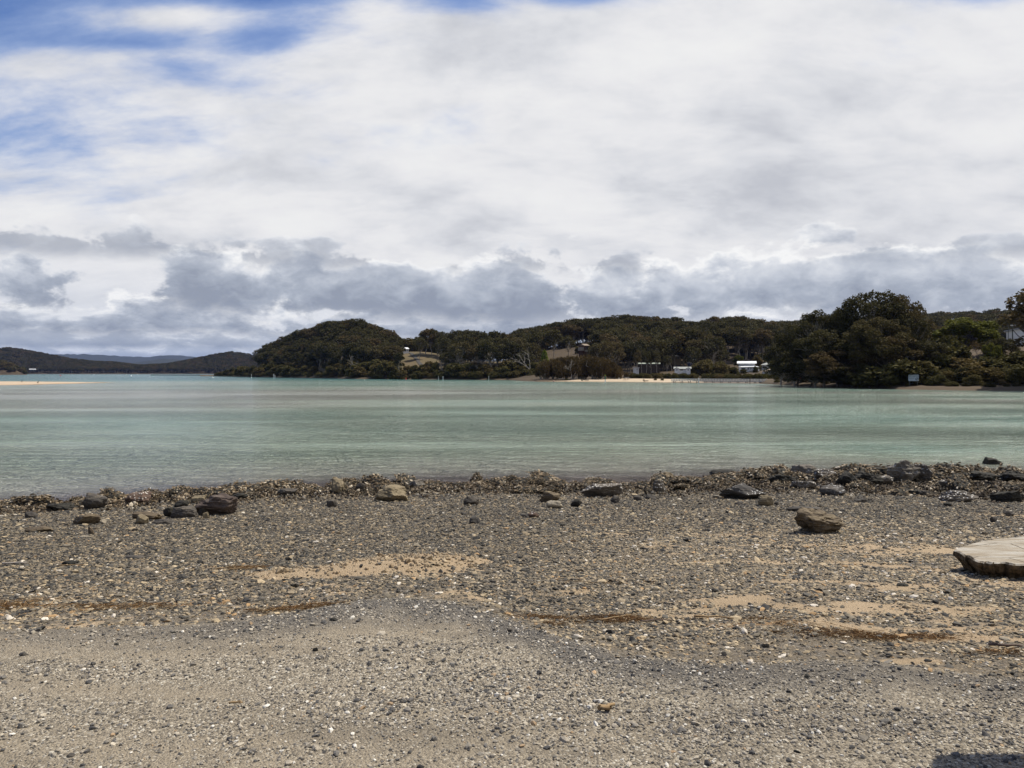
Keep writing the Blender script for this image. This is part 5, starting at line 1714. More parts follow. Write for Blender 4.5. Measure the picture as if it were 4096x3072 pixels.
# ------------------------------------------------------------------ rocks on the beach
def rock_mesh(name, w, d, h, seed, mat, sub=4, nplane=13, bed=None, rough=0.085, sink=0.28, boxy=0.0, under=0.15):
    """a broken block: sphere cut by random planes, more of them along the bedding, then chipped by noise"""
    rng = np.random.default_rng(seed)
    V, Fc = ico(sub)
    nr = rng.normal(size=(nplane, 3))
    nr[:, 2] *= 0.8
    nr /= np.linalg.norm(nr, axis=1, keepdims=True)
    dist = rng.uniform(0.58, 0.98, nplane)
    b = np.array(bed if bed is not None else (rng.normal() * 0.25, rng.normal() * 0.25, 1.0))
    b = b / np.linalg.norm(b)
    nr = np.concatenate([nr, [b, -b]])
    dist = np.concatenate([dist, [0.74, 0.85]])
    if boxy:
        nr = np.concatenate([nr, [[1, 0.1, 0], [-1, 0.1, 0.1], [0.1, -1, 0.15], [0, 1, 0]]])
        dist = np.concatenate([dist, [0.8, 0.8, 0.75, 0.8]])
    dp = V @ nr.T
    r = np.where(dp > 0.05, dist / np.maximum(dp, 0.05), 9).min(1)
    r = np.minimum(r, 1.25)
    Q = V * r[:, None]
    layer = Q @ b
    rg = 1 - np.abs(fbm(Q[:, 0] * 1.7 + seed * 3, Q[:, 1] * 1.7, Q[:, 2] * 2.6, seed + 21, 3)) * 2.2
    Q *= (1 - rough * 1.1 * np.clip(rg, 0, 1) ** 3 + rough * 1.7 * fbm(Q[:, 0] * 1.6 + seed, Q[:, 1] * 1.6, Q[:, 2] * 1.6, seed, 3) + rough * 0.9 * fbm(Q[:, 0] * 6, Q[:, 1] * 6, Q[:, 2] * 6, seed + 5, 3)
          + rough * 0.55 * vnoise(layer * 7 + seed, Q[:, 0] * 0.9, Q[:, 1] * 0.9, seed + 9))[:, None]
    lo, hi = Q.min(0), Q.max(0)
    Q = (Q - (lo + hi) / 2) / (hi - lo) * np.array([w, d, h * (1 + sink)])
    Q[:, 2] += h * (1 + sink) / 2 - h * sink
    zn = Q[:, 2] / h
    lee = sstep(0.15, -0.6, Q[:, 1] / (d / 2))
    Q[:, 1] += lee * sstep(0.42, 0.0, zn + 0.16 * fbm(Q[:, 0] / w * 5, 0 * zn, 0, seed + 3)) * d * under
    return mesh_np(name, Q, Fc, mat)


R_DARK = rock_mat('dark_slate_rock', (0.044, 0.039, 0.033), (0.080, 0.069, 0.056), (0.115, 0.096, 0.073))
R_DARKW = rock_mat('dark_rock_white_marks', (0.045, 0.042, 0.038), (0.085, 0.076, 0.066), (0.11, 0.095, 0.078), speck=0.5, speck_col=(0.62, 0.60, 0.56))
R_BROWN = rock_mat('brown_rock', (0.075, 0.056, 0.036), (0.135, 0.102, 0.062), (0.20, 0.155, 0.092), (0.25, 0.1, 0), 7)
R_RED = rock_mat('red_brown_rock', (0.075, 0.048, 0.036), (0.12, 0.078, 0.055), (0.16, 0.11, 0.08), speck=0.75, dark_low=0.0)
R_BLOCK = rock_mat('purple_brown_block', (0.058, 0.042, 0.034), (0.095, 0.070, 0.056), (0.15, 0.118, 0.092), (0.1, 0.5, 0), 8)
R_TAN = rock_mat('tan_rock', (0.17, 0.135, 0.08), (0.25, 0.20, 0.125), (0.13, 0.10, 0.06), (0.2, 0.3, 0), 8)
R_PALE = rock_mat('pale_rock', (0.26, 0.225, 0.165), (0.36, 0.31, 0.23), (0.17, 0.14, 0.10), (0.2, 0.3, 0), 6)
R_GREY = rock_mat('grey_rock', (0.115, 0.100, 0.080), (0.20, 0.178, 0.142), (0.15, 0.125, 0.094), speck=0.35)
R_BARN = rock_mat('barnacled_rock', (0.09, 0.078, 0.064), (0.15, 0.128, 0.102), (0.11, 0.09, 0.07), speck=1.15, speck_col=(0.66, 0.63, 0.57))
R_BLACK = rock_mat('black_weedy_rock', (0.014, 0.013, 0.010), (0.030, 0.027, 0.020), (0.045, 0.040, 0.028))


def rock(px, py, wpx, hpx, mat, label, seed, deep=0.75, sub=3, name='rock', group='rocks along the oyster bank', sink=0.28, rz=0.0, cat='rock', **k):
    p = hit(px, py)
    D = p[1]
    w = wpx / F * D
    d = w * deep
    dep = (H - p[2]) / D
    hv = hpx / F * D
    h = max(0.6 * hv, hv - 0.40 * d * dep) * (1.22 if group != 'loose stones on the lot and upper beach' else 1.0)
    w *= 1.08 if group != 'loose stones on the lot and upper beach' else 1.0
    me = rock_mesh(name, w, d, h, seed, mat, sub, sink=sink, **k)
    o = link(name, me)
    yc = D + d * 0.42
    x = p[0] * yc / D
    o.location = (x, yc, float(ground_z(x, yc - d * 0.2)) - 0.01)
    o.rotation_euler = (0, 0, rz)
    return tag(o, label, cat, group)


rock(3271, 2138, 186, 98, R_BROWN, 'big brown layered boulder alone on the shingle near the right', 1, 0.8, 5, 'boulder', rough=0.15, nplane=9, bed=(0.5, -0.35, 1))
rock(2975, 2000, 178, 62, R_DARKW, 'large dark slab boulder with a white streak right of the middle', 2, 0.8, 5, 'boulder', bed=(0.25, -0.3, 1))
rock(3062, 2025, 56, 40, R_TAN, 'small tan pointed rock in front of the large dark slab boulder', 3)
rock(3105, 2022, 22, 16, R_DARK, 'small dark stone just right of the tan pointed rock', 4, sub=2)
rock(3215, 2047, 130, 20, R_DARK, 'flat dark slab lying behind the big brown boulder', 5, 0.5, 3, bed=(0, 0.1, 1))
rock(3214, 1914, 106, 50, R_GREY, 'pale grey boulder standing among oysters at the water line', 6, 0.8, 4, 'boulder')
rock(3212, 1956, 92, 34, R_BARN, 'flat barnacled rock below the pale grey boulder', 7, 0.7, 4)
rock(3390, 1950, 82, 52, R_BLACK, 'black rounded rock at the oyster bank right of the grey boulder', 8, 0.8, 4)
rock(3330, 1985, 98, 40, R_DARKW, 'dark grey wedge rock in front of the black rounded rock', 9, 0.7, 4)
rock(3612, 1932, 128, 78, R_GREY, 'tall grey brown boulder with an oyster crusted foot', 17, 0.9, 5, 'boulder', rough=0.13, nplane=18)
rock(3694, 1924, 66, 56, R_BARN, 'oyster covered rock leaning against the tall grey brown boulder', 11, 0.9, 4, rough=0.12)
rock(3973, 1893, 76, 56, R_BLACK, 'black block standing in the shallow water at the right', 12, 0.7, 4, 'boulder', boxy=1)
rock(3876, 1886, 62, 16, R_PALE, 'low tan rock left of the black block in the water', 13, 0.7)
rock(3840, 2010, 150, 46, R_BARN, 'long oyster crusted rock on the right side of the bank', 14, 0.5, 4, rough=0.13)
rock(4022, 2012, 130, 46, R_BLACK, 'dark oyster crusted rock at the right edge of the bank', 15, 0.6, 4, rough=0.12)
rock(3797, 1945, 90, 30, R_BARN, 'low oyster crusted lump behind the long oyster crusted rock', 16, 0.6, 4, rough=0.13)
rock(3790, 2026, 34, 16, R_BLACK, 'small black stone below the long oyster crusted rock', 17, sub=2)
rock(4030, 2066, 46, 22, R_DARK, 'dark stone on the sand near the right edge', 18, sub=3)
rock(3973, 2092, 26, 24, R_DARK, 'upright dark pebble on the shingle above the concrete slab', 19, sub=2)
rock(2410, 1990, 164, 50, R_BARN, 'broad flat boulder with a white speckled top near the middle', 20, 0.55, 5, 'boulder', bed=(0, -0.12, 1), sink=0.1)
rock(2200, 2012, 80, 42, R_BROWN, 'brown split slab leaning behind the pale tan slab', 21, 0.6, 4, bed=(0.3, -0.2, 1))
rock(2220, 2035, 66, 30, R_PALE, 'pale tan slab in front of the brown split slab', 22, 0.6, 3)
rock(2305, 2030, 42, 30, R_BLACK, 'small black pointed rock left of the broad speckled boulder', 23)
rock(2460, 2014, 36, 30, R_DARK, 'dark grey upright stone below the broad speckled boulder', 24)
rock(2605, 1999, 58, 22, R_DARK, 'flat slate grey rock with one pale dot right of the middle', 25, 0.7)
rock(2550, 2004, 36, 22, R_DARK, 'slate grey lump left of the flat slate grey rock', 26)
rock(2641, 1970, 56, 44, R_BARN, 'white oyster covered rock above the flat slate rock', 27, 0.8, 4, rough=0.12)
rock(2662, 1930, 62, 38, R_BROWN, 'brown hump rock on the crest of the oyster bank', 28, 0.8, 4)
rock(2133, 2072, 44, 24, R_RED, 'reddish stone on the shingle below the tan slabs', 29)
rock(2110, 2070, 50, 16, R_DARK, 'flat grey stone touching the reddish stone', 30)
rock(2866, 1994, 36, 14, R_GREY, 'flat grey stone left of the large dark slab boulder', 31, sub=2)
rock(2952, 2020, 30, 14, R_DARK, 'blue grey stone below the large dark slab boulder', 32, sub=2)
rock(1885, 2022, 60, 36, R_DARK, 'dark jagged rock in the middle of the beach top', 33, 0.8, 4)
rock(1899, 2097, 42, 30, R_DARKW, 'two toned stone standing alone below the dark jagged rock', 34)
rock(1566, 2008, 128, 62, R_TAN, 'tan layered boulder overhanging its shadow left of the middle', 35, 0.8, 5, 'boulder', bed=(0.35, -0.15, 1), sink=0.1)
rock(1352, 1976, 56, 54, R_TAN, 'upright tan pointed rock in the oyster bank', 36, 0.8, 4)
rock(1668, 1952, 64, 30, R_GREY, 'flat grey rock on the bank behind the tan layered boulder', 37, 0.8)
rock(1326, 2030, 42, 28, R_DARK, 'dark stone below the upright tan pointed rock', 38)
rock(1440, 1964, 40, 24, R_DARK, 'small slate rock between the two tan rocks', 39)
rock(380, 2038, 90, 60, R_DARK, 'grey pointed slab rock propped on the oysters at left', 40, 0.7, 4, 'boulder', bed=(0.4, -0.5, 1))
rock(551, 2016, 84, 38, R_RED, 'red brown rock dotted with white shells', 41, 0.8, 4, 'boulder')
rock(866, 2062, 158, 76, R_BLOCK, 'large purple brown block on the left part of the beach', 42, 0.55, 5, 'boulder', boxy=1, bed=(0.1, -0.1, 1), sink=0.15, rough=0.11)
rock(794, 2010, 56, 26, R_TAN, 'square tan rock perched behind the purple brown block', 43, 0.8, 4, boxy=1)
rock(742, 2074, 102, 46, R_DARK, 'broad dark grey rock left of the purple brown block', 44, 0.7, 4)
rock(674, 2070, 44, 38, R_BLACK, 'dark squat rock at the left end of the rock group', 45, 0.8)
rock(728, 2030, 56, 28, R_BLACK, 'dark rock behind the broad dark grey rock', 46, 0.8)
rock(811, 2062, 38, 34, R_DARK, 'small grey stone wedged before the purple brown block', 47)
rock(826, 2075, 26, 26, R_TAN, 'small tan pebble at the foot of the purple brown block', 48)
rock(590, 2080, 112, 32, R_BROWN, 'flat brown rock with pale dots below the red brown rock', 49, 0.7, 4)
rock(567, 2098, 52, 36, R_TAN, 'tan rock with a black shadow below the flat brown rock', 50, 0.8, 4, sink=0.05)
rock(342, 2100, 106, 42, R_BROWN, 'flat olive brown slab below the grey pointed slab', 51, 0.7, 4)
rock(366, 2138, 24, 30, R_BROWN, 'small upright pointed stone on the shingle at left', 52, sub=3)
rock(125, 2072, 48, 26, R_DARK, 'dark stone in the oysters near the left edge', 53)
rock(407, 2096, 36, 18, R_PALE, 'whitish stone right of the flat olive brown slab', 54, sub=2)
rock(660, 2098, 90, 22, R_DARK, 'low dark slab half buried below the left rock group', 55, 0.6)
rock(160, 2130, 110, 26, R_BROWN, 'low brown slab half buried near the left edge', 56, 0.6)
rock(60, 2022, 70, 26, R_BROWN, 'low weedy rock at the left edge of the oyster bank', 57, 0.7, 3, rough=0.1)
rock(540, 2236, 72, 18, R_DARK, 'flat grey stone alone on the left shingle', 58, 0.8, 3)
rock(282, 2263, 66, 22, R_BLACK, 'black flake of slate on the left shingle', 59, 0.6, 3)
rock(205, 2272, 44, 14, R_DARK, 'smaller dark flake left of the black flake', 60, 0.6, 2)
rock(340, 2152, 56, 12, R_PALE, 'long white flake on the left shingle', 61, 0.4, 2)
rock(266, 2191, 34, 14, R_PALE, 'bright white stone on the left shingle', 62, 0.6, 2)
rock(3610, 2345, 48, 16, R_BLACK, 'dark flat stone on the shingle before the concrete slab', 63, 0.7, 2)
rock(1338, 2483, 34, 16, R_BLACK, 'black chip on the dark edge of the lot', 64, 0.7, 2)

for i, (px, py, w_, h_, m_, lb) in enumerate([(2900, 1926, 120, 44, R_BLACK, 'dark oyster hump right of the low overhanging clump'), (3010, 1918, 90, 38, R_BARN, 'speckled oyster hump left of the pale grey boulder'),
                                              (3130, 1930, 100, 36, R_BLACK, 'dark crusted hump touching the pale grey boulder'), (3300, 1922, 80, 36, R_BARN, 'speckled hump right of the pale grey boulder'),
                                              (3470, 1930, 110, 46, R_BLACK, 'dark crusted hump between black rock and tall boulder'), (3540, 1945, 70, 34, R_BARN, 'speckled hump at the left foot of the tall boulder'),
                                              (3760, 1915, 90, 32, R_BLACK, 'dark crusted hump right of the tall boulder'), (3930, 1930, 110, 40, R_BLACK, 'dark crusted hump below the block in the water'),
                                              (4060, 1940, 110, 46, R_BLACK, 'dark crusted hump at the right edge of the bank'), (2520, 1918, 90, 26, R_BLACK, 'low dark hump at the water edge right of middle'),
                                              (2760, 1936, 80, 30, R_DARK, 'slate hump among oysters left of the large dark slab boulder'), (1150, 1985, 80, 26, R_DARK, 'slate hump among the oysters left of the tan pointed rock'),
                                              (960, 1998, 60, 24, R_BLACK, 'dark hump among the oysters behind the purple brown block'), (250, 2044, 110, 34, R_BLACK, 'dark oyster hump left of the grey pointed slab'),
                                              (3700, 1985, 60, 20, R_DARK, 'flat slate below the leaning oyster covered rock'), (3440, 2010, 50, 18, R_DARK, 'slate chip rock below the black rounded rock')]):
    rock(px, py, w_, h_, m_, lb, 400 + i, 0.8, 4 if w_ > 70 else 3, rough=0.13)
# stones lying loose on the gravel lot
SL = [(95, 2628, 44, 24, R_DARK, 'grey stone at the left edge of the lot'), (89, 2472, 36, 18, R_BLACK, 'dark chip near the left edge above the lot'),
      (490, 2485, 26, 14, R_PALE, 'white stone just above the dark edge at left'), (465, 2582, 28, 14, R_BLACK, 'dark leaf shaped chip on the left lot'),
      (693, 2534, 22, 14, R_BLACK, 'small black stone under the dark edge'), (535, 2684, 30, 18, R_DARK, 'slate pebble on the dusty left lot'),
      (801, 2674, 18, 14, R_BLACK, 'tiny black stone right of the slate pebble'), (915, 2722, 24, 16, R_TAN, 'orange tan pebble in the left half of the lot'),
      (930, 2564, 26, 12, R_PALE, 'pale pebble below the dark bulge of the edge'), (590, 2900, 34, 16, R_PALE, 'pair sized white pebble low on the left lot'),
      (772, 2938, 26, 14, R_BLACK, 'dark shard low on the left lot'), (190, 2742, 28, 12, R_BLACK, 'black shard near the left edge of the lot'),
      (1260, 2606, 22, 24, R_BLACK, 'dark angular stone in the centre of the lot'), (1715, 2596, 22, 14, R_TAN, 'orange pebble in the centre of the lot'),
      (1724, 2655, 40, 20, R_BLACK, 'black angular stone below the centre orange pebble'), (1588, 2850, 22, 16, R_BROWN, 'brown pebble on the lot'),
      (1952, 2828, 28, 12, R_DARK, 'blue grey flat pebble right of the brown pebble'), (2037, 2528, 24, 22, R_DARK, 'grey block stone in the dark edge band'),
      (2123, 2668, 26, 16, R_PALE, 'cream pebble right of the centre'), (2284, 2792, 34, 20, R_BLACK, 'black rough stone right of the centre'),
      (2414, 2918, 32, 22, R_DARK, 'blue grey chip low right of the centre'), (2471, 2672, 34, 18, R_PALE, 'pale grey stone at the lower rim of the dark edge'),
      (2572, 2680, 32, 16, R_BLACK, 'black flat stone beside the pale grey stone'), (2173, 2492, 24, 14, R_TAN, 'orange stone in the rusty wrack'),
      (3233, 2716, 36, 22, R_BLACK, 'black rounded stone on the right lot'), (3293, 2710, 28, 18, R_DARK, 'grey pebble beside the black rounded stone'),
      (3470, 2736, 40, 22, R_TAN, 'yellowish crumbly stone on the right lot'), (3448, 2966, 54, 26, R_GREY, 'flat grey stone low on the right lot'),
      (3082, 2908, 40, 18, R_BLACK, 'dark flake on the right lot'), (3189, 3018, 32, 22, R_BLACK, 'dark stone at the bottom of the right lot'),
      (3072, 2774, 22, 14, R_BLACK, 'small triangular dark stone on the right lot'), (3293, 2800, 40, 14, R_DARK, 'long slate chip on the right lot'),
      (4050, 2702, 26, 22, R_BLACK, 'dark angular stone near the right edge of the lot'), (3880, 2426, 26, 16, R_TAN, 'orange tan stone on the right shingle'),
      (3454, 2457, 26, 16, R_PALE, 'bright white stone on the right shingle'), (3176, 2798, 22, 16, R_PALE, 'off white stone on the right lot'),
      (3690, 2358, 42, 14, R_BLACK, 'black flat chip on the sand right of centre'), (4016, 2565, 48, 22, R_PALE, 'whitish lump stone near the right edge'),
      (1298, 3016, 46, 18, R_DARK, 'dark flat stone at the bottom of the lot'), (283, 3030, 44, 26, R_DARK, 'grey slab stone in the bottom left corner')]
for i, (px, py, w_, h_, m_, lb) in enumerate(SL):
    rock(px, py, w_, h_, m_, lb, 300 + i, 0.8, 2, 'stone', 'loose stones on the lot and upper beach', 0.25, (i * 0.7) % 3, 'stone')

# ------------------------------------------------------------------ broken concrete slab at the right
CONC, t = new_mat('weathered_concrete')
tc = N(t, 'ShaderNodeTexCoord')
o_ = tc.outputs['Object']
n1 = noise(t, N(t, 'ShaderNodeMapping', {0: o_, 2: (0, 0, 0.35), 3: (0.8, 4, 3)}).outputs[0], 2.2, 6, 0.6, 0.4)
n2 = noise(t, o_, 22.0, 5, 0.65)
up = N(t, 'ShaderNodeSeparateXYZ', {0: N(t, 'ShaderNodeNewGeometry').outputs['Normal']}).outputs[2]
top = mixc(t, mapr(t, n1, 0.36, 0.64), (0.25, 0.205, 0.145), (0.38, 0.35, 0.295))
top = mixc(t, mapr(t, n2, 0.55, 0.75, 0, 0.7), top, (0.14, 0.11, 0.075))
crk = voro(t, N(t, 'ShaderNodeMapping', {0: o_, 3: (1.0, 1.9, 1.0)}).outputs[0], 1.1, 'DISTANCE_TO_EDGE')
crk = mapr(t, MA(t, 'ADD', crk, MA(t, 'MULTIPLY', MA(t, 'SUBTRACT', n2, 0.5), 0.03)), 0.004, 0.014)
top = mixc(t, crk, (0.09, 0.07, 0.045), top)
side = mixc(t, mapr(t, n2, 0.35, 0.65), (0.035, 0.026, 0.015), (0.12, 0.088, 0.052))  # broken sides painted darker than the top, their shade put into the colour
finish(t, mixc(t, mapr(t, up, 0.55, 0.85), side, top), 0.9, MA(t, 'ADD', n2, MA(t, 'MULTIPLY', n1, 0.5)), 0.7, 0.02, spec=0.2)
b0 = hit(3990, 2290)
ZT = float(b0[2]) + 0.185


def on_plane(px, py, z):
    D = (H - z) * F / (py - HY)
    return ((px - CX) / F * D, D)


outl = [on_plane(*q, ZT) for q in ((3812, 2200), (3836, 2208), (3862, 2222), (3898, 2238), (3935, 2250), (3975, 2248), (4020, 2250), (4070, 2254), (4130, 2262), (4230, 2262), (4380, 2240), (4440, 2200), (4380, 2160), (4230, 2142),
                                  (4096, 2144), (4010, 2152), (3940, 2162), (3886, 2174), (3850, 2184), (3826, 2192))]
outl = np.array(outl)
ctr = outl.mean(0)
oc = []
for i in range(len(outl)):       # subdivide the outline and roughen it
    a, b = outl[i], outl[(i + 1) % len(outl)]
    for s in np.linspace(0, 1, 7)[:-1]:
        oc.append(a + (b - a) * s)
oc = np.array(oc)
front = oc[:, 1] < ctr[1]
oc += (fbm(oc[:, 0] * 9, oc[:, 1] * 9, 0, 201)[:, None] * 0.085 + fbm(oc[:, 0] * 30, oc[:, 1] * 30, 0, 203)[:, None] * 0.02) * np.where(front, 1, 0.15)[:, None] * np.array([0.6, 1])
n = len(oc)
rings = []
for k, (dz, sc_) in enumerate([(0.0, 0.30), (0.0, 0.6), (0.0, 0.85), (0.0, 0.965), (-0.012, 0.995), (-0.04, 0.99), (-0.08, 0.94), (-0.12, 0.87), (-0.18, 0.80), (-0.30, 0.74)]):
    q = ctr + (oc - ctr) * sc_
    jz = fbm(q[:, 0] * 14, q[:, 1] * 14, k * 3.1, 202, 3) * (0.006 if k < 3 else (0.014 if k < 5 else 0.045))
    jr = (fbm(q[:, 0] * 12, q[:, 1] * 12, k * 5.1, 204, 4) * (0 if k < 5 else 0.035))[:, None]
    tilt = -0.03 * (q[:, 0] - ctr[0]) * 0.4
    rings.append(np.column_stack([q + (q - ctr) / np.linalg.norm(q - ctr, axis=1, keepdims=True) * jr, ZT + dz + jz + tilt * 0]))
V = np.concatenate([[[*ctr, ZT]]] + rings)
Fq = np.concatenate([np.array([[1 + k * n + i, 1 + (k + 1) * n + i, 1 + (k + 1) * n + (i + 1) % n, 1 + k * n + (i + 1) % n] for i in range(n)]) for k in range(len(rings) - 1)])
Ft = np.array([[0, 1 + i, 1 + (i + 1) % n] for i in range(n)])
V = V - np.array([*ctr, ZT])
tag(link('concrete_slab', mesh_np('concrete_slab', V, [Fq, Ft], CONC), None, (*ctr, ZT)), 'broken pale concrete slab lying on the shingle at the right edge', 'slab')
rock(3838, 2302, 70, 12, R_PALE, 'flat pale flake in the shadow of the concrete slab', 70, 0.6, 2)
rock(4010, 2300, 26, 20, R_DARK, 'grey lump in front of the concrete slab', 71, 0.8, 2)

# ------------------------------------------------------------------ oysters
SHELL_MAT, t = new_mat('oyster_shell')
g = N(t, 'ShaderNodeNewGeometry')
oi = N(t, 'ShaderNodeObjectInfo')
tc = N(t, 'ShaderNodeTexCoord')
rnd = g.outputs['Random Per Island']
c = ramp(t, rnd, [(0.0, (0.026, 0.017, 0.008)), (0.25, (0.075, 0.050, 0.023)), (0.52, (0.155, 0.108, 0.056)), (0.78, (0.27, 0.20, 0.118)), (0.95, (0.45, 0.365, 0.25)), (1.0, (0.62, 0.54, 0.42))])
n = noise(t, tc.outputs['Object'], 14.0, 4, 0.6)
c = mixc(t, mapr(t, n, 0.5, 0.72, 0, 0.55), c, (0.045, 0.034, 0.015))
finish(t, c, 0.75, n, 0.5, 0.01, spec=0.3)


def shells_on(Q, nr, size, rng):
    """small tilted shell plates (six-sided, cupped) standing on points Q with normals nr"""
    m = len(Q)
    th = nr + rng.normal(size=(m, 3)) * 0.62
    th /= np.linalg.norm(th, axis=1, keepdims=True)
    ax = np.cross(th, rng.normal(size=(m, 3)))
    ax /= np.linalg.norm(ax, axis=1, keepdims=True)
    sd = np.cross(ax, th)
    s = size * rng.uniform(0.55, 1.3, (m, 1))
    Q = Q + nr * s * 0.12
    P = [Q - ax * s * 0.55, Q + sd * s * 0.42 + ax * s * 0.2, Q + ax * s * 0.62, Q - sd * s * 0.42 + ax * s * 0.25, Q + ax * s * 0.35 + th * s * 0.22]
    V = np.stack(P, 1).reshape(-1, 3)
    b = np.arange(m)[:, None] * 5
    T = np.concatenate([b + np.array([0, 1, 4]), b + np.array([1, 2, 4]), b + np.array([2, 3, 4]), b + np.array([3, 0, 4]), b + np.array([0, 3, 1]), b + np.array([1, 3, 2])])
    return V, T


def oyster_clump(seed):
    rng = np.random.default_rng(seed)
    V, Fc = ico(3)
    r = 1 + 0.55 * fbm(V[:, 0] * 1.6 + seed, V[:, 1] * 1.6, V[:, 2] * 1.6, seed, 3) + 0.25 * fbm(V[:, 0] * 5, V[:, 1] * 5, V[:, 2] * 5, seed + 1, 2)
    B = V * r[:, None] * np.array([0.5, 0.42, 0.34])
    B[:, 2] += 0.12
    idx = rng.choice(len(V), 900)
    idx = idx[B[idx, 2] > -0.05]
    SV, ST = shells_on(B[idx] + rng.normal(size=(len(idx), 3)) * 0.035, V[idx], 0.085, rng)
    me = mesh_np('oyster_clump', np.concatenate([B, SV]), [np.concatenate([Fc, ST + len(B)])], SHELL_MAT)
    me.materials.append(R_BLACK)
    me.polygons.foreach_set('material_index', np.concatenate([np.ones(len(Fc), np.int32), np.zeros(len(ST), np.int32)]))
    return me


def clump_label(x, s, f=None):
    size = 'tiny' if s < 0.38 else ('small' if s < 0.55 else ('middling' if s < 0.75 else 'big'))
    k_ = int(np.clip((x + 13.5) / 29.5 * 12, 0, 11))
    spot = ('at the left edge', 'by the grey pointed slab', 'behind the red brown rock', 'behind the purple brown block', 'left of the upright tan rock', 'by the tan layered boulder', 'left of the picture middle',
            'right of the picture middle', 'behind the broad speckled boulder', 'behind the large dark slab boulder', 'by the pale grey boulder', 'right of the tall grey boulder')[k_]
    row = 'on the waterline' if f is None else ('high on the bank' if f < 0.35 else ('half way up the bank' if f < 0.7 else 'just behind the waterline'))
    return f'{size} oyster clump {row} {spot}'


OC = [oyster_clump(800 + i) for i in range(6)]
rng = np.random.default_rng(31)
xs_ = np.concatenate([np.linspace(-13.5, 16, 120) + rng.normal(size=120) * 0.1, rng.uniform(-13.5, 16, 90), rng.uniform(7, 16, 40)])
spec = [(1906, 1940, 62, 'tall'), (2160, 1946, 42, 'tall'), (2780, 1934, 60, ''), (1620, 1934, 40, 'tall'), (310, 2010, 60, ''), (760, 1972, 50, ''), (1255, 1958, 48, ''), (3500, 1908, 70, ''), (2050, 1928, 60, ''), (3060, 1912, 90, ''), (3160, 1905, 70, '')]
k = 0
for x in xs_:
    wide_ = shore_y(x) - oyster_in(x)
    q_ = len([o for o in COL.objects if o.name.startswith('oyster_clump')])
    y = shore_y(x) + (rng.uniform(-0.35, 0.3) if q_ < 120 else rng.uniform(-0.95, 0.0) * wide_)
    s = rng.uniform(0.30, 0.80) * (1 + 0.25 * sstep(4, 9, x)) if q_ < 120 else rng.uniform(0.22, 0.62)
    o = link('oyster_clump', OC[k % 6])
    o.location = (x, y, float(ground_z(x, y)) - 0.04 * s)
    o.rotation_euler = (rng.normal() * 0.15, rng.normal() * 0.15, rng.uniform(0, 6.28))
    o.scale = (s * rng.uniform(0.9, 1.7), s, s * rng.uniform(0.5, 0.85) * (1 + 0.12 * sstep(3, 9, x)))
    if q_ < 120:
        tag(o, clump_label(x, s), 'oyster clump', 'oyster clumps along the water edge')
    else:
        tag(o, clump_label(x, s, (y - oyster_in(x)) / wide_), 'oyster clump', 'oyster clumps scattered over the bank')
    k += 1
SPL = ['knobby oyster clump standing tallest on the bank near the middle', 'leaning oyster clump right of the tallest one', 'low dark oyster clump overhanging the water right of middle', 'oyster clump standing behind the tan layered boulder',
       'weedy olive oyster clump left of the grey pointed slab', 'oyster clump behind the square tan rock', 'oyster clump left of the upright tan pointed rock', 'oyster clump left of the tall grey brown boulder',
       'oyster clump just right of the tallest clump', 'broad oyster clump left of the pale grey boulder', 'oyster clump touching the pale grey boulder']
for (px, py, w_, ty), lb in zip(spec, SPL):
    p = hit(px, py)
    s = w_ / F * p[1] / 1.05
    o = link('oyster_clump', OC[k % 6])
    o.location = (p[0], p[1], p[2] - 0.02)
    o.rotation_euler = (0, 0, k * 1.3)
    o.scale = (s, s, s * (1.7 if ty else 1.0))
    tag(o, lb, 'oyster clump')
    k += 1

# ------------------------------------------------------------------ shingle, gravel, shells and wrack: nobody could count them
INST = stone_inst_mat('scattered_stone')
INST_SHELL = stone_inst_mat('scattered_shell', 0.7)
INST_STRAW = stone_inst_mat('scattered_straw', 0.9)


def ico_protos(n, amp, mat, sub=1):
    def make(ng):
        out = []
        for i in range(n):
            a = ng.nodes.new('GeometryNodeMeshIcoSphere')
            a.inputs['Radius'].default_value = 1.0
            a.inputs['Subdivisions'].default_value = sub
            r = ng.nodes.new('FunctionNodeRandomValue')
            r.data_type = 'FLOAT_VECTOR'
            r.inputs['Min'].default_value = (-amp, -amp, -amp)
            r.inputs['Max'].default_value = (amp, amp, amp)
            r.inputs['Seed'].default_value = i * 7 + 3
            s = ng.nodes.new('GeometryNodeSetPosition')
            ng.links.new(a.outputs['Mesh'], s.inputs['Geometry'])
            ng.links.new(r.outputs['Value'], s.inputs['Offset'])
            m = ng.nodes.new('GeometryNodeSetMaterial')
            m.inputs['Material'].default_value = mat
            ng.links.new(s.outputs[0], m.inputs[0])
            out.append(m.outputs[0])
        return out
    return make


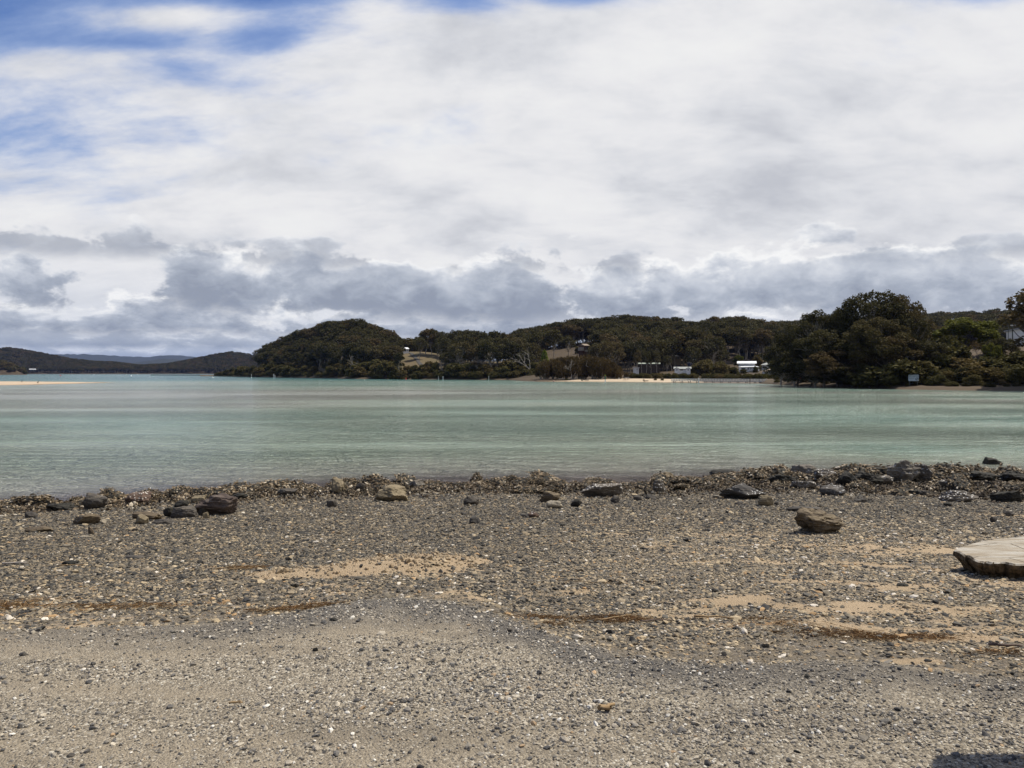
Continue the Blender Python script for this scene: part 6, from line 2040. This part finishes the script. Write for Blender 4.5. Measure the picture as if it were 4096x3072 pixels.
def straw_protos(n, mat):
    def make(ng):
        out = []
        for i in range(n):
            a = ng.nodes.new('GeometryNodeMeshCylinder')
            a.inputs['Vertices'].default_value = 3
            a.inputs['Side Segments'].default_value = 4
            a.inputs['Radius'].default_value = 1.0
            a.inputs['Depth'].default_value = 2.0
            p = ng.nodes.new('GeometryNodeInputPosition')
            sx = ng.nodes.new('ShaderNodeSeparateXYZ')
            ng.links.new(p.outputs[0], sx.inputs[0])
            mm = ng.nodes.new('ShaderNodeMath')
            mm.operation = 'SINE'
            ml = ng.nodes.new('ShaderNodeMath')
            ml.operation = 'MULTIPLY_ADD'
            ml.inputs[1].default_value = 1.3 + 0.7 * i
            ml.inputs[2].default_value = i
            ng.links.new(sx.outputs[2], ml.inputs[0])
            ng.links.new(ml.outputs[0], mm.inputs[0])
            m2 = ng.nodes.new('ShaderNodeMath')
            m2.operation = 'MULTIPLY'
            m2.inputs[1].default_value = 6.0
            ng.links.new(mm.outputs[0], m2.inputs[0])
            cb = ng.nodes.new('ShaderNodeCombineXYZ')
            ng.links.new(m2.outputs[0], cb.inputs[0])
            s = ng.nodes.new('GeometryNodeSetPosition')
            ng.links.new(a.outputs['Mesh'], s.inputs['Geometry'])
            ng.links.new(cb.outputs[0], s.inputs['Offset'])
            m = ng.nodes.new('GeometryNodeSetMaterial')
            m.inputs['Material'].default_value = mat
            ng.links.new(s.outputs[0], m.inputs[0])
            out.append(m.outputs[0])
        return out
    return make


def spread(n, d0, d1, rng, pw=1.0, margin=1.16):
    """random ground points in front of the lens, denser near it (pw > 0)"""
    q = rng.uniform(0, 1, n)
    D = (d0 ** (2 - pw) + q * (d1 ** (2 - pw) - d0 ** (2 - pw))) ** (1 / (2 - pw))
    x = rng.uniform(-1, 1, n) * (0.66 * D * margin + 0.6)
    return x, D


PAL_LOT = (np.array([(0.060, 0.057, 0.054), (0.13, 0.120, 0.106), (0.225, 0.200, 0.162), (0.32, 0.278, 0.215), (0.41, 0.358, 0.275), (0.62, 0.58, 0.50), (0.36, 0.25, 0.145)]), np.array([0.10, 0.19, 0.24, 0.23, 0.16, 0.055, 0.015]))
PAL_BEACH = (np.array([(0.028, 0.026, 0.022), (0.059, 0.053, 0.043), (0.105, 0.091, 0.069), (0.165, 0.134, 0.090), (0.255, 0.199, 0.122), (0.50, 0.45, 0.36), (0.27, 0.18, 0.095)]), np.array([0.22, 0.23, 0.21, 0.19, 0.125, 0.015, 0.010]))
PAL_TAN = (np.array([(0.035, 0.033, 0.030), (0.085, 0.077, 0.063), (0.16, 0.135, 0.096), (0.27, 0.215, 0.14), (0.37, 0.29, 0.18), (0.56, 0.50, 0.41), (0.36, 0.23, 0.11)]), np.array([0.14, 0.17, 0.20, 0.24, 0.18, 0.045, 0.025]))


def tanness(x, y):
    ye = lot_y(x)
    w = np.exp(-np.clip(y - ye, 0, 99) / 0.9) * 0.9 + sstep(-0.5, 3.0, x) * sstep(14.5, 7.5, y) * 0.95 + 0.25 * sstep(12, 7, y) + 0.5 * fbm(x * 0.9, y * 1.5, 0, 305)
    return np.clip(w, 0, 1)


def pick(pal, n, rng, jit=0.18):
    c = pal[0][rng.choice(len(pal[0]), n, p=pal[1] / pal[1].sum())]
    return np.column_stack([c * rng.uniform(1 - jit, 1 + jit, (n, 1)), np.ones(n)])


def shingle(name, n, d0, d1, size, flat, pal, where, label, seed, pw, sd=0.42, protos=8, amp=0.28, smax=0.06, grow=0.0):
    rng = np.random.default_rng(seed)
    x, y = spread(n, d0, d1, rng, pw)
    keep = rng.uniform(size=n) < where(x, y)
    x, y = x[keep], y[keep]
    m = len(x)
    r = np.minimum(size * np.exp(rng.normal(size=m) * sd), smax) * (1 + grow * y)
    S = np.stack([r * rng.uniform(0.8, 1.35, m), r * rng.uniform(0.6, 1.0, m), r * rng.uniform(flat * 0.7, flat * 1.4, m)], 1)
    z = ground_z(x, y) + S[:, 2] * 0.35
    R = np.stack([rng.normal(size=m) * 0.22, rng.normal(size=m) * 0.22, rng.uniform(0, 6.28, m)], 1)
    return gn_scatter(name, np.stack([x, y, z], 1), S, R, rng.integers(0, protos, m), ico_protos(protos, amp, INST), label, None, np.where((rng.uniform(size=m) < tanness(x, y))[:, None], pick(PAL_TAN, m, rng), pick(pal, m, rng)) if pal is PAL_BEACH else pick(pal, m, rng))


def w_lot(x, y):
    lot, edge, sand, rust, oy, silt = zones(x, y)
    return np.maximum(0.75 * edge, lot * np.clip(1.0 - 0.72 * silt, 0.1, 1) * np.clip(0.5 + 1.7 * fbm(x * 0.8, y * 2.0, 0, 301), 0.08, 1))


def w_beach(x, y):
    lot, edge, sand, rust, oy, silt = zones(x, y)
    return (1 - lot) * np.clip(1 - 1.0 * sstep(0.10, 0.95, sand) * 0.92 - 0.35 * tanness(x, y) * sstep(0.1, -0.2, fbm(x * 1.6, y * 3, 0, 306)), 0.04, 1) * (1 - 0.8 * oy) * (y < shore_y(x) + 0.6) * (0.25 + 0.75 * sstep(0.0, 1.1, y - lot_y(x) + 0.4 * fbm(x * 1.5, y * 1.5, 0, 307)))


shingle('lot_gravel', 150000, 2.6, 6.0, 0.0046, 0.62, PAL_LOT, w_lot, 'small grey gravel pressed into the dusty lot', 1, 0.6, 0.45, smax=0.016)
shingle('lot_chips', 2600, 2.6, 6.0, 0.0115, 0.55, PAL_LOT, w_lot, 'larger loose chips on the gravel lot', 2, 0.5, 0.35, smax=0.024)
shingle('beach_shingle', 600000, 3.9, 22.5, 0.0062, 0.42, PAL_BEACH, w_beach, 'flat grey slate shingle covering the sloping beach', 3, 1.0, 0.45, smax=0.026, grow=0.06)
shingle('beach_stones', 15000, 4.2, 22.5, 0.0165, 0.40, PAL_BEACH, w_beach, 'larger flat slate stones strewn over the shingle', 4, 0.5, 0.34, smax=0.045, grow=0.03)


def w_oyster(x, y):
    return oyster_band(x, y)


rng = np.random.default_rng(77)
x, y = spread(150000, 13, 24, rng, 0.0)
kp = rng.uniform(size=len(x)) < np.clip(oyster_band(x, y) * 1.0 + 0.06, 0, 1) * sstep(oyster_in(x) - 1.6, oyster_in(x) + 0.4, y) * (y < shore_y(x) + 0.35)
x, y = x[kp], y[kp]
m = len(x)
r = 0.030 * np.exp(rng.normal(size=m) * 0.3)
S = np.stack([r * 0.75, r * 0.28, r * 1.2], 1)
R = np.stack([rng.normal(size=m) * 0.7, rng.normal(size=m) * 0.7, rng.uniform(0, 6.28, m)], 1)
PAL_OY = (np.array([(0.018, 0.012, 0.006), (0.045, 0.030, 0.014), (0.10, 0.068, 0.034), (0.20, 0.145, 0.085), (0.35, 0.272, 0.175), (0.54, 0.46, 0.34)]), np.array([0.28, 0.24, 0.2, 0.15, 0.09, 0.04]))
gn_scatter('oyster_shells', np.stack([x, y, ground_z(x, y) + 0.010], 1), S, R, rng.integers(0, 6, m), ico_protos(6, 0.25, INST_SHELL), 'brown and cream oyster shells crusting the bank', None, pick(PAL_OY, m, rng))

# wrack of dry seagrass and needles along the old tide lines
rng = np.random.default_rng(78)
X_, Y_, Z_ = [], [], []
for cx, cy, wx, wy, a in RUST_W:
    n = int(1700 * a * max(0.5, wx))
    X_.append(cx + rng.normal(size=n) * wx * 0.62)
    Y_.append(cy + rng.normal(size=n) * wy * 1.15)
x, y = np.concatenate(X_), np.concatenate(Y_)
kp = rng.uniform(size=len(x)) < sstep(-0.05, 0.3, fbm(x * 2.1, y * 5, 0, 401))
x, y = x[kp], y[kp]
m = len(x)
ln = rng.uniform(0.018, 0.075, m)
th = rng.uniform(0.0009, 0.0019, m)
R = np.stack([np.full(m, math.pi / 2) + rng.normal(size=m) * 0.12, rng.uniform(0, 6.28, m) * 0, rng.normal(size=m) * 0.75 + math.pi / 2], 1)
PAL_ST = (np.array([(0.22, 0.125, 0.05), (0.32, 0.195, 0.085), (0.42, 0.295, 0.155), (0.55, 0.43, 0.27), (0.11, 0.075, 0.04)]), np.array([0.25, 0.3, 0.22, 0.1, 0.13]))
gn_scatter('wrack', np.stack([x, y, ground_z(x, y) + 0.008 + 0.006 * rng.uniform(size=m)], 1), np.stack([th, th, ln], 1), R, rng.integers(0, 4, m), straw_protos(4, INST_STRAW),
           'dry brown seagrass and needle wrack along the tide lines', None, pick(PAL_ST, m, rng))
# clods in the loose sand heap
rng = np.random.default_rng(79)
x, y = rng.uniform(-2.6, 0.2, 5200), rng.uniform(6.3, 7.9, 5200)
kp = rng.uniform(size=len(x)) < sand_heap(x, y) * 0.9
x, y = x[kp], y[kp]
m = len(x)
r = 0.011 * np.exp(rng.normal(size=m) * 0.5)
PAL_SA = (np.array([(0.28, 0.215, 0.135), (0.36, 0.285, 0.185), (0.22, 0.16, 0.095), (0.10, 0.09, 0.075)]), np.array([0.4, 0.3, 0.24, 0.06]))
gn_scatter('sand_clods', np.stack([x, y, ground_z(x, y)], 1), np.stack([r, r * 0.9, r * 0.7], 1), rng.uniform(0, 6.28, (m, 3)), rng.integers(0, 6, m), ico_protos(6, 0.25, INST),
           'crumbly clods of pale sand on the low heap', None, pick(PAL_SA, m, rng))


# sticks one can point at
def stick(px0, py0, px1, py1, r, mat, label, seed, name='stick'):
    rng = np.random.default_rng(seed)
    a, b = hit(px0, py0), hit(px1, py1)
    c = (a + b) / 2
    t_ = np.linspace(0, 1, 7)[:, None]
    P = a + (b - a) * t_ - c
    P[:, 0:2] += rng.normal(size=(7, 2)) * 0.012
    P[:, 2] = [float(ground_z(q[0] + c[0], q[1] + c[1])) - c[2] + 0.02 for q in P]
    o = MB().tube(P, np.linspace(r, r * 0.5, 7), 6).build(name, mat, None, tuple(c), True)
    tag(o, label, 'stick', 'sticks and twigs on the beach')


TWIG = bark_mat('dry_twig', (0.30, 0.21, 0.11), (0.22, 0.14, 0.07), 6)
stick(2380, 2490, 2528, 2473, 0.006, TWIG, 'long pale twig in the rusty wrack right of centre', 1)
stick(2560, 2494, 2690, 2490, 0.006, BROWN_TWIG, 'thin brown twig right of the long pale twig', 2)
stick(2760, 2474, 2935, 2484, 0.009, TWIG, 'curved brown root lying in the wrack on the right', 3)
stick(3960, 2590, 4090, 2600, 0.010, BROWN_TWIG, 'dark stick at the right edge above the lot', 4)
stick(805, 2391, 862, 2384, 0.007, GREY_BARK, 'short pale bleached stick above the left wrack', 5)
stick(2, 2262, 112, 2258, 0.010, GREY_BARK, 'long pale stick at the left edge of the shingle', 6)
stick(910, 2283, 1010, 2282, 0.006, TWIG, 'straight tan reed on the left shingle', 7)
stick(240, 2270, 330, 2269, 0.006, TWIG, 'tan reed beside the black flake', 8)
stick(2408, 2850, 2462, 2842, 0.014, TWIG, 'chunk of split wood on the lot right of centre', 9, 'wood_chip')
stick(930, 2830, 975, 2826, 0.006, TWIG, 'small dry leaf stalk on the left lot', 10)


# ------------------------------------------------------------------ air
m_, t = new_mat('haze')
vol = N(t, 'ShaderNodeVolumePrincipled', {'Color': (0.27, 0.43, 0.95, 1.0), 'Density': 2.8e-5, 'Anisotropy': 0.0})
N(t, 'ShaderNodeOutputMaterial', {1: vol.outputs[0]})
bx = MB().box((0, 3000, 96), (18400, 18200, 200))
tag(bx.build('haze', m_), kind='stuff')
